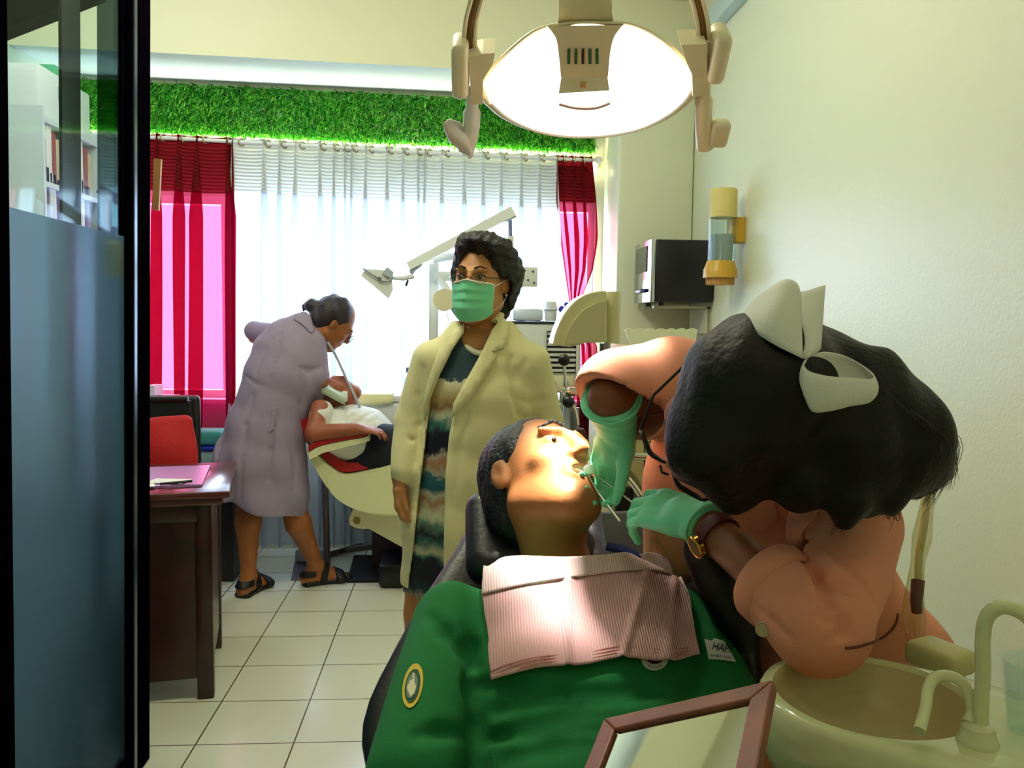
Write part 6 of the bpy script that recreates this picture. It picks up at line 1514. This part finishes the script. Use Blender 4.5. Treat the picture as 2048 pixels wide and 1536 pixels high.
# watch
axw = (elL-wrL).normalized(); wc = wrL+axw*.042
wt_ = thing('wristwatch', 'gold wristwatch with a dark red strap on the near wrist of the dentist', 'watch', wc)
MB().lathe(wc, [(.0305, -.010), (.0345, -.010), (.0352, 0), (.0345, .010), (.0305, .010)], 36, axis=axw).build('strap', mat('red brown leather', (92, 26, 22), .45), wt_)
dn = (V((-.35, -.8, -.5))-axw*V((-.35, -.8, -.5)).dot(axw)).normalized(); dcn = wc+dn*.0355
MB().cyl(dcn-dn*.003, dcn+dn*.006, .017, n=32).torus(dcn+dn*.005, .0165, .0022, dn, 32, 8).build('case', mat('gold', (214, 160, 70), .2, metal=1), wt_)
MB().cyl(dcn+dn*.0061, dcn+dn*.0068, .0145, n=32).build('dial', mat('watch dial', (120, 100, 60), .2, metal=.5), wt_)
# scrubs
vol = Vol(lo, hi, .005)
chain(vol, [(NB+V((.01, .01, -.005)), .115, .078), (NB.lerp(C1, .45), .175, .105), (C1, .185, .125), (C2, .172, .125), (PV+V((0, 0, .03)), .19, .135), (PV+V((-.01, 0, -.12)), .205, .15)], sd_, .03)
vol.add(rc(LS+V((-.02, 0, -.01)), elL, .080, .060), .010); vol.add(rc(elL, elL.lerp(wrL, .36), .058, .054), .02)
vol.add(rc(NB, RS, .075, .08), .03); vol.add(rc(P(1362, 960, 1.53), P(1350, 1105, 1.54), .062, .060), .03)
vol.add(rc(RS, RS.lerp(elR, .85), .088, .080), .03)
nh_ = V((-.60, -.46, -.66)).normalized(); h0_ = RS.lerp(elR, .90)+nh_*.016
vol.sub(rc(RS.lerp(elR, .55), RS.lerp(elR, 1.3)+V((0, -.02, -.05)), .060, .082), .006)
vol.cut(lambda x, y, z: np.where(((x-h0_.x)**2+(y-h0_.y)**2+(z-h0_.z)**2 < .0225), (x-h0_.x)*nh_.x+(y-h0_.y)*nh_.y+(z-h0_.z)*nh_.z, -9))
for c_ in (elL.lerp(wrL, .36),):
    d_ = (wrL-elL).normalized(); vol.cut(lambda x, y, z: np.where((x-LS.x)**2+(y-LS.y)**2+(z-LS.z)**2 > .02, ((x-c_.x)*d_.x+(y-c_.y)*d_.y+(z-c_.z)*d_.z) - np.where(((x-c_.x)**2+(y-c_.y)**2+(z-c_.z)**2) < .0064, .0, 9.), -9))
zc_ = .62
vol.cut(lambda x, y, z: zc_-z)
for c_, r in (([(1605, 1104), (1644, 1145), (1685, 1169), (1713, 1186)], .013), ([(1607, 1111), (1630, 1150), (1648, 1186), (1658, 1213), (1680, 1245), (1706, 1268)], .011), ([(1655, 1220), (1648, 1236), (1641, 1251)], .008), ([(1635, 1080), (1680, 1115), (1725, 1165), (1745, 1200)], .008), ([(1560, 1075), (1590, 1105), (1606, 1118)], .010), ([(1546, 1085), (1525, 1120), (1508, 1160), (1500, 1192)], .005),
              ([(1500, 1205), (1540, 1240), (1590, 1285)], .008), ([(1320, 1060), (1312, 1090), (1330, 1120)], .008), ([(1700, 1240), (1680, 1265), (1660, 1285)], .007), ([(1580, 1180), (1610, 1200), (1650, 1215)], .006)):
    crease(vol, c_, r, .008, lift=.004)
for c_, r in (([(1637, 1008), (1610, 1045), (1593, 1070), (1588, 1100)], .012), ([(1630, 1130), (1670, 1150), (1705, 1168)], .008)): crease(vol, c_, r, .012, add=True, lift=-.002)
vol.warp(lambda x, y, z: .0035*snoise(x, y, z, 18, 21))
sc_ = vol.build('scrubs', M_SALM, D1, relax=0); sct = bvh(sc_)
ccu = elL.lerp(wrL, .33); MB().lathe(ccu, [(.046, .016), (.0575, .017), (.0605, .012), (.0600, -.014), (.0575, -.020), (.054, -.020)], 40, axis=(wrL-elL)).build('sleeve_cuff', M_SALM, D1, angle=70)
drape('collar', sct, [(1490, 985), (1540, 968), (1556, 1040), (1532, 1062), (1486, 1050), (1478, 1020)], .008, .005, M_SALM, D1)
drape('placket', sct, [(1600, 985), (1660, 975), (1640, 1020), (1610, 1060), (1600, 1110), (1586, 1110), (1588, 1050)], .008, .005, M_SALM, D1)
pb = drape_pts(sct, [(1530, 1258)], .003)[0]; d_ = (CAM-pb).normalized(); MB().cyl(pb, pb+d_*.004, .0095, n=24).torus(pb+d_*.004, .0085, .0012, d_).build('button', mat('clear button', (170, 160, 120), .2), D1)
ps = drape_pts(sct, curve2([(1795, 1228), (1790, 1250), (1765, 1275), (1720, 1292), (1690, 1296)], 5), .001); MB().tube(ps, .0018, 6).build('pocket_seam', mat('seam', (110, 50, 40), .8), D1)
vol = Vol(V((PV.x-.36, PV.y-.34, .06)), V((PV.x+.3, PV.y+.34, .70)), .009)
for s in (-1, 1):
    h_ = PV+V((.07*s, -.09*s, -.1)); k_ = h_+V((-.05, -.02, -.28)); an = V((k_.x+.04, k_.y+.04, .11)); vol.add(rc(h_, k_, .12, .085), .04); vol.add(rc(k_, an, .085, .07), .02)
vol.build('trousers', mat('maroon trousers', (120, 50, 48), .85), D1, relax=1)
for s in (-1, 1):
    h_ = PV+V((.07*s, -.09*s, -.02)); k_ = h_+V((-.05, -.02, -.34)); g = V((k_.x+.04, k_.y+.04, 0)); v2 = Vol(g-V((.3, .3, 0)), g+V((.3, .3, .15)), .008); d3 = V((-.7, -.5, 0)).normalized()
    v2.add(rc(g+V((0, 0, .07))-d3*.02, g+d3*.1+V((0, 0, .035)), .05, .045), .03); v2.add(rc(g-d3*.03+V((0, 0, .035)), g+d3*.15+V((0, 0, .032)), .042, .036), .03); v2.build('shoe', M_WHITE, D1)
# hair
M_HAIRD = mat('jet black hair', (5, 4, 4), .5, spec=.3, bump=('noise', 90, .25))
q = lambda x, y, Y: P(x, y, Y)
vol = Vol(P(1240, 1120, 1.3)-V((0, .35, 0)), P(1960, 560, 1.25)+V((.02, .12, .05)), .005)
vol.add(df.el((0, -.03, .042), (.098, .106, .094)), .02); vol.add(df.el((0, -.075, -.03), (.085, .07, .085)), .03)
for y_ in (0,):
    vol.add(erc(q(1560, 790, 1.14), q(1700, 835, 1.10), (.105, .085), (.092, .075), (0, 0, 1)), .04)
    vol.add(erc(q(1700, 835, 1.10), q(1800, 890, 1.08), (.092, .075), (.072, .06), (0, 0, 1)), .03)
    vol.add(erc(q(1800, 890, 1.08), q(1860, 925, 1.09), (.07, .055), (.03, .03), (0, 0, 1)), .03)
vol.add(rc(q(1560, 900, 1.09), q(1600, 965, 1.06), .07, .04), .04); vol.add(rc(q(1690, 900, 1.06), q(1700, 1000, 1.04), .065, .026), .03); vol.add(rc(q(1700, 1000, 1.04), q(1688, 1040, 1.04), .024, .010), .02)
vol.add(rc(q(1770, 930, 1.06), q(1780, 1000, 1.05), .045, .018), .02); vol.add(rc(q(1780, 1000, 1.05), q(1786, 1024, 1.05), .016, .006), .02); vol.add(rc(q(1740, 940, 1.05), q(1735, 1020, 1.05), .03, .010), .02)
vol.add(rc(q(1420, 900, 1.06), q(1470, 990, 1.08), .06, .025), .04); vol.add(rc(q(1840, 930, 1.08), q(1835, 985, 1.08), .028, .008), .02)
vol.sub(df.el((0, .125, -.03), (.078, .085, .115)), .012)
vol.warp(lambda x, y, z: .003*snoise(x, y, z*.4, 70, 31))
hd3 = vol.build('hair', M_HAIRD, D1, relax=1)
pp = []; rs = np.random.RandomState(8)
def wisp(p0, p1, p2, j=14):
    f = lambda p: (p[0]+rs.randn()*j, p[1]+rs.randn()*j); a, b_, c_ = f(p0), f(p1), f(p2); Y_ = 1.08+rs.randn()*.02
    pp.append(smooth_path([P(*a, Y_), P(*b_, Y_), P(*c_, Y_)], 5))
for i in range(60): wisp((1700, 735), (1790, 790), (1865, 880), 12)
for i in range(46): wisp((1800, 800), (1890, 880), (1895, 960), 11)
for i in range(40): wisp((1860, 860), (1892, 930), (1850, 1000), 12)
for i in range(5): wisp((1850, 840), (1900, 870), (1915, 920), 7)
for i in range(40): wisp((1690, 980), (1690, 1020), (1676, 1046), 12)
for i in range(40): wisp((1780, 970), (1785, 1005), (1780, 1030), 12)
strands('hair_strands', pp, .0009, mat('brown strands', (36, 22, 14), .5), hd3)
# spectacles
gl = MB()
for s in (-1, 1):
    gl.tube([df.p(s*(.034+.027*math.cos(t)), .126-.35*abs(.006+.027*math.cos(t)), .0+.021*math.sin(t)) for t in np.linspace(0, 2*PI, 27)], .0022, 8, caps=False)
gl.tube([df.p(-.008, .126, .004), df.p(0, .13, .008), df.p(.008, .126, .004)], .0018, 8)
sg = gl.build('spectacles', M_BLACK, D1)
for s in (-1, 1):
    MB().tube([df.p(s*.062, .114, .006), df.p(s*.084, .07, .008), df.p(s*.088, -.01, .014)], .0022, 8).build('temple', M_BLACK, sg)
    c = [df.p(s*(.034+.0255*math.cos(t)), .126-.35*abs(.006+.0255*math.cos(t)), .0195*math.sin(t)) for t in np.linspace(0, 2*PI, 24, endpoint=False)]
    mesh('lens', c, [tuple(range(24))], M_CLEAR, sg)
# white paper cap bow
M_CAP = mat('white cap cloth', (232, 234, 222), .75, bump=('noise', 200, .12))
cp_ = thing('cap', 'white paper nurse cap folded like a bow on the dark hair of the dentist', 'cap', P(1608, 715, 1.03))
def ribbon(name, A_c, B_c, n=22, m_=10, dep=None):
    ca_, cb_ = smooth_path([P(*p) for p in A_c], 8), smooth_path([P(*p) for p in B_c], 8)
    def at(c, u): i = u*(len(c)-1); k = min(int(i), len(c)-2); return c[k].lerp(c[k+1], i-k)
    vs = []
    for j in range(m_+1):
        for i in range(n+1):
            u, v_ = i/n, j/m_; p = at(ca_, u).lerp(at(cb_, u), v_); p = p + (CAM-p).normalized()*((dep or 0)*math.sin(PI*v_)*math.sin(PI*u)**.6); vs.append(p)
    fs = [(j*(n+1)+i, j*(n+1)+i+1, (j+1)*(n+1)+i+1, (j+1)*(n+1)+i) for j in range(m_) for i in range(n)]
    o = mesh(name, vs, fs, M_CAP, cp_); k = o.modifiers.new('s', 'SOLIDIFY'); k.thickness = .0016; return o
ribbon('fold', [(1475, 638, 1.08), (1510, 665, 1.03), (1550, 690, 1.0), (1606, 716, .985)], [(1482, 630, 1.13), (1508, 597, 1.10), (1545, 571, 1.07), (1572, 558, 1.06), (1594, 566, 1.06), (1602, 586, 1.06)], dep=.02)
ribbon('fold', [(1606, 716, .99), (1622, 712, .99), (1640, 700, 1.01), (1643, 690, 1.02)], [(1600, 584, 1.09), (1618, 580, 1.09), (1636, 574, 1.09), (1651, 570, 1.09)], dep=.008)
# lower loop: an open-topped cup of cloth
tp = [(1606, 728), (1618, 712), (1650, 704), (1690, 712), (1730, 735), (1748, 752), (1738, 758), (1700, 756), (1655, 752), (1618, 742)]
bt = [(1612, 790), (1640, 800), (1670, 790), (1700, 770), (1735, 770), (1747, 792), (1735, 806), (1700, 812), (1660, 822), (1624, 822)]
dp = [0, .012, .022, .026, .02, .0, -.016, -.024, -.024, -.014]
def loop(px, base): 
    r_ = [P(x, y, base+d_) for (x, y), d_ in zip(px, dp)]; return [p for p in smooth_path(r_+[r_[0]], 4)][:-1]
r0, r1 = loop(tp, .985), loop(bt, .985)
rings = [[a.lerp(b_, f_)+((a.lerp(b_, f_)-sum(r0, V())/len(r0)).normalized()*.006*math.sin(PI*f_)) for a, b_ in zip(r0, r1)] for f_ in np.linspace(0, 1, 8)]
MB().loft(rings, caps=False).build('loop', M_CAP, cp_, angle=180, solid=.0016)
MB().sphere(P(1607, 722, 1.015), .011, (1, .8, 1.3)).build('knot', M_CAP, cp_)
# ================================================================ LIGHT
W = bpy.data.worlds.new('world'); SC.world = W; W.use_nodes = True
bg = W.node_tree.nodes['Background']; bg.inputs[0].default_value = (.86, .93, 1, 1); bg.inputs[1].default_value = 6.0
def area(name, loc, size, power, col, target, sy=None):
    l = bpy.data.lights.new(name, 'AREA'); l.energy = power; l.color = col; l.shape = 'RECTANGLE'; l.size = size; l.size_y = sy or size
    o = bpy.data.objects.new(name, l); COL.objects.link(o); o.location = loc
    o.rotation_euler = (V(target)-V(loc)).to_track_quat('-Z', 'Y').to_euler(); return o
area('daylight', ((WX0+WX1)/2, YB+.5, 1.6), 3.2, 300, (.85, .93, 1), ((WX0+WX1)/2, 0, 1.35), 1.6)
def bulb(loc, power, col, r):
    l = bpy.data.lights.new('ceiling_and_fill_light', 'POINT'); l.energy = power; l.color = col; l.shadow_soft_size = r
    o = bpy.data.objects.new('ceiling_and_fill_light', l); COL.objects.link(o); o.location = loc
bulb((-.35, 2.35, 2.72), 46, (1, .98, .80), .16)
bulb((-1.35, 3.3, 2.7), 16, (.92, .98, 1), .14)  # added fill light that brightens the left side of the room
bulb((.2, .3, 2.5), 4, (1, .96, .75), .16)
vs = SC.view_settings; vs.view_transform = 'Standard'; vs.look = 'None'; vs.exposure = 0; vs.gamma = 1
SC.display_settings.display_device = 'sRGB'
SC.cycles.use_denoising = True
SC.cycles.max_bounces = 8; SC.cycles.transparent_max_bounces = 16
sp = bpy.data.lights.new('lamp_beam', 'SPOT'); sp.energy = 340; sp.color = (1, .95, .85); sp.spot_size = math.radians(25); sp.spot_blend = .6; sp.shadow_soft_size = .06
so = bpy.data.objects.new('lamp_beam', sp); COL.objects.link(so); so.location = Cl+n_*.07
so.rotation_euler = (mth+V((.02, 0, .0))-so.location).to_track_quat('-Z', 'Y').to_euler()
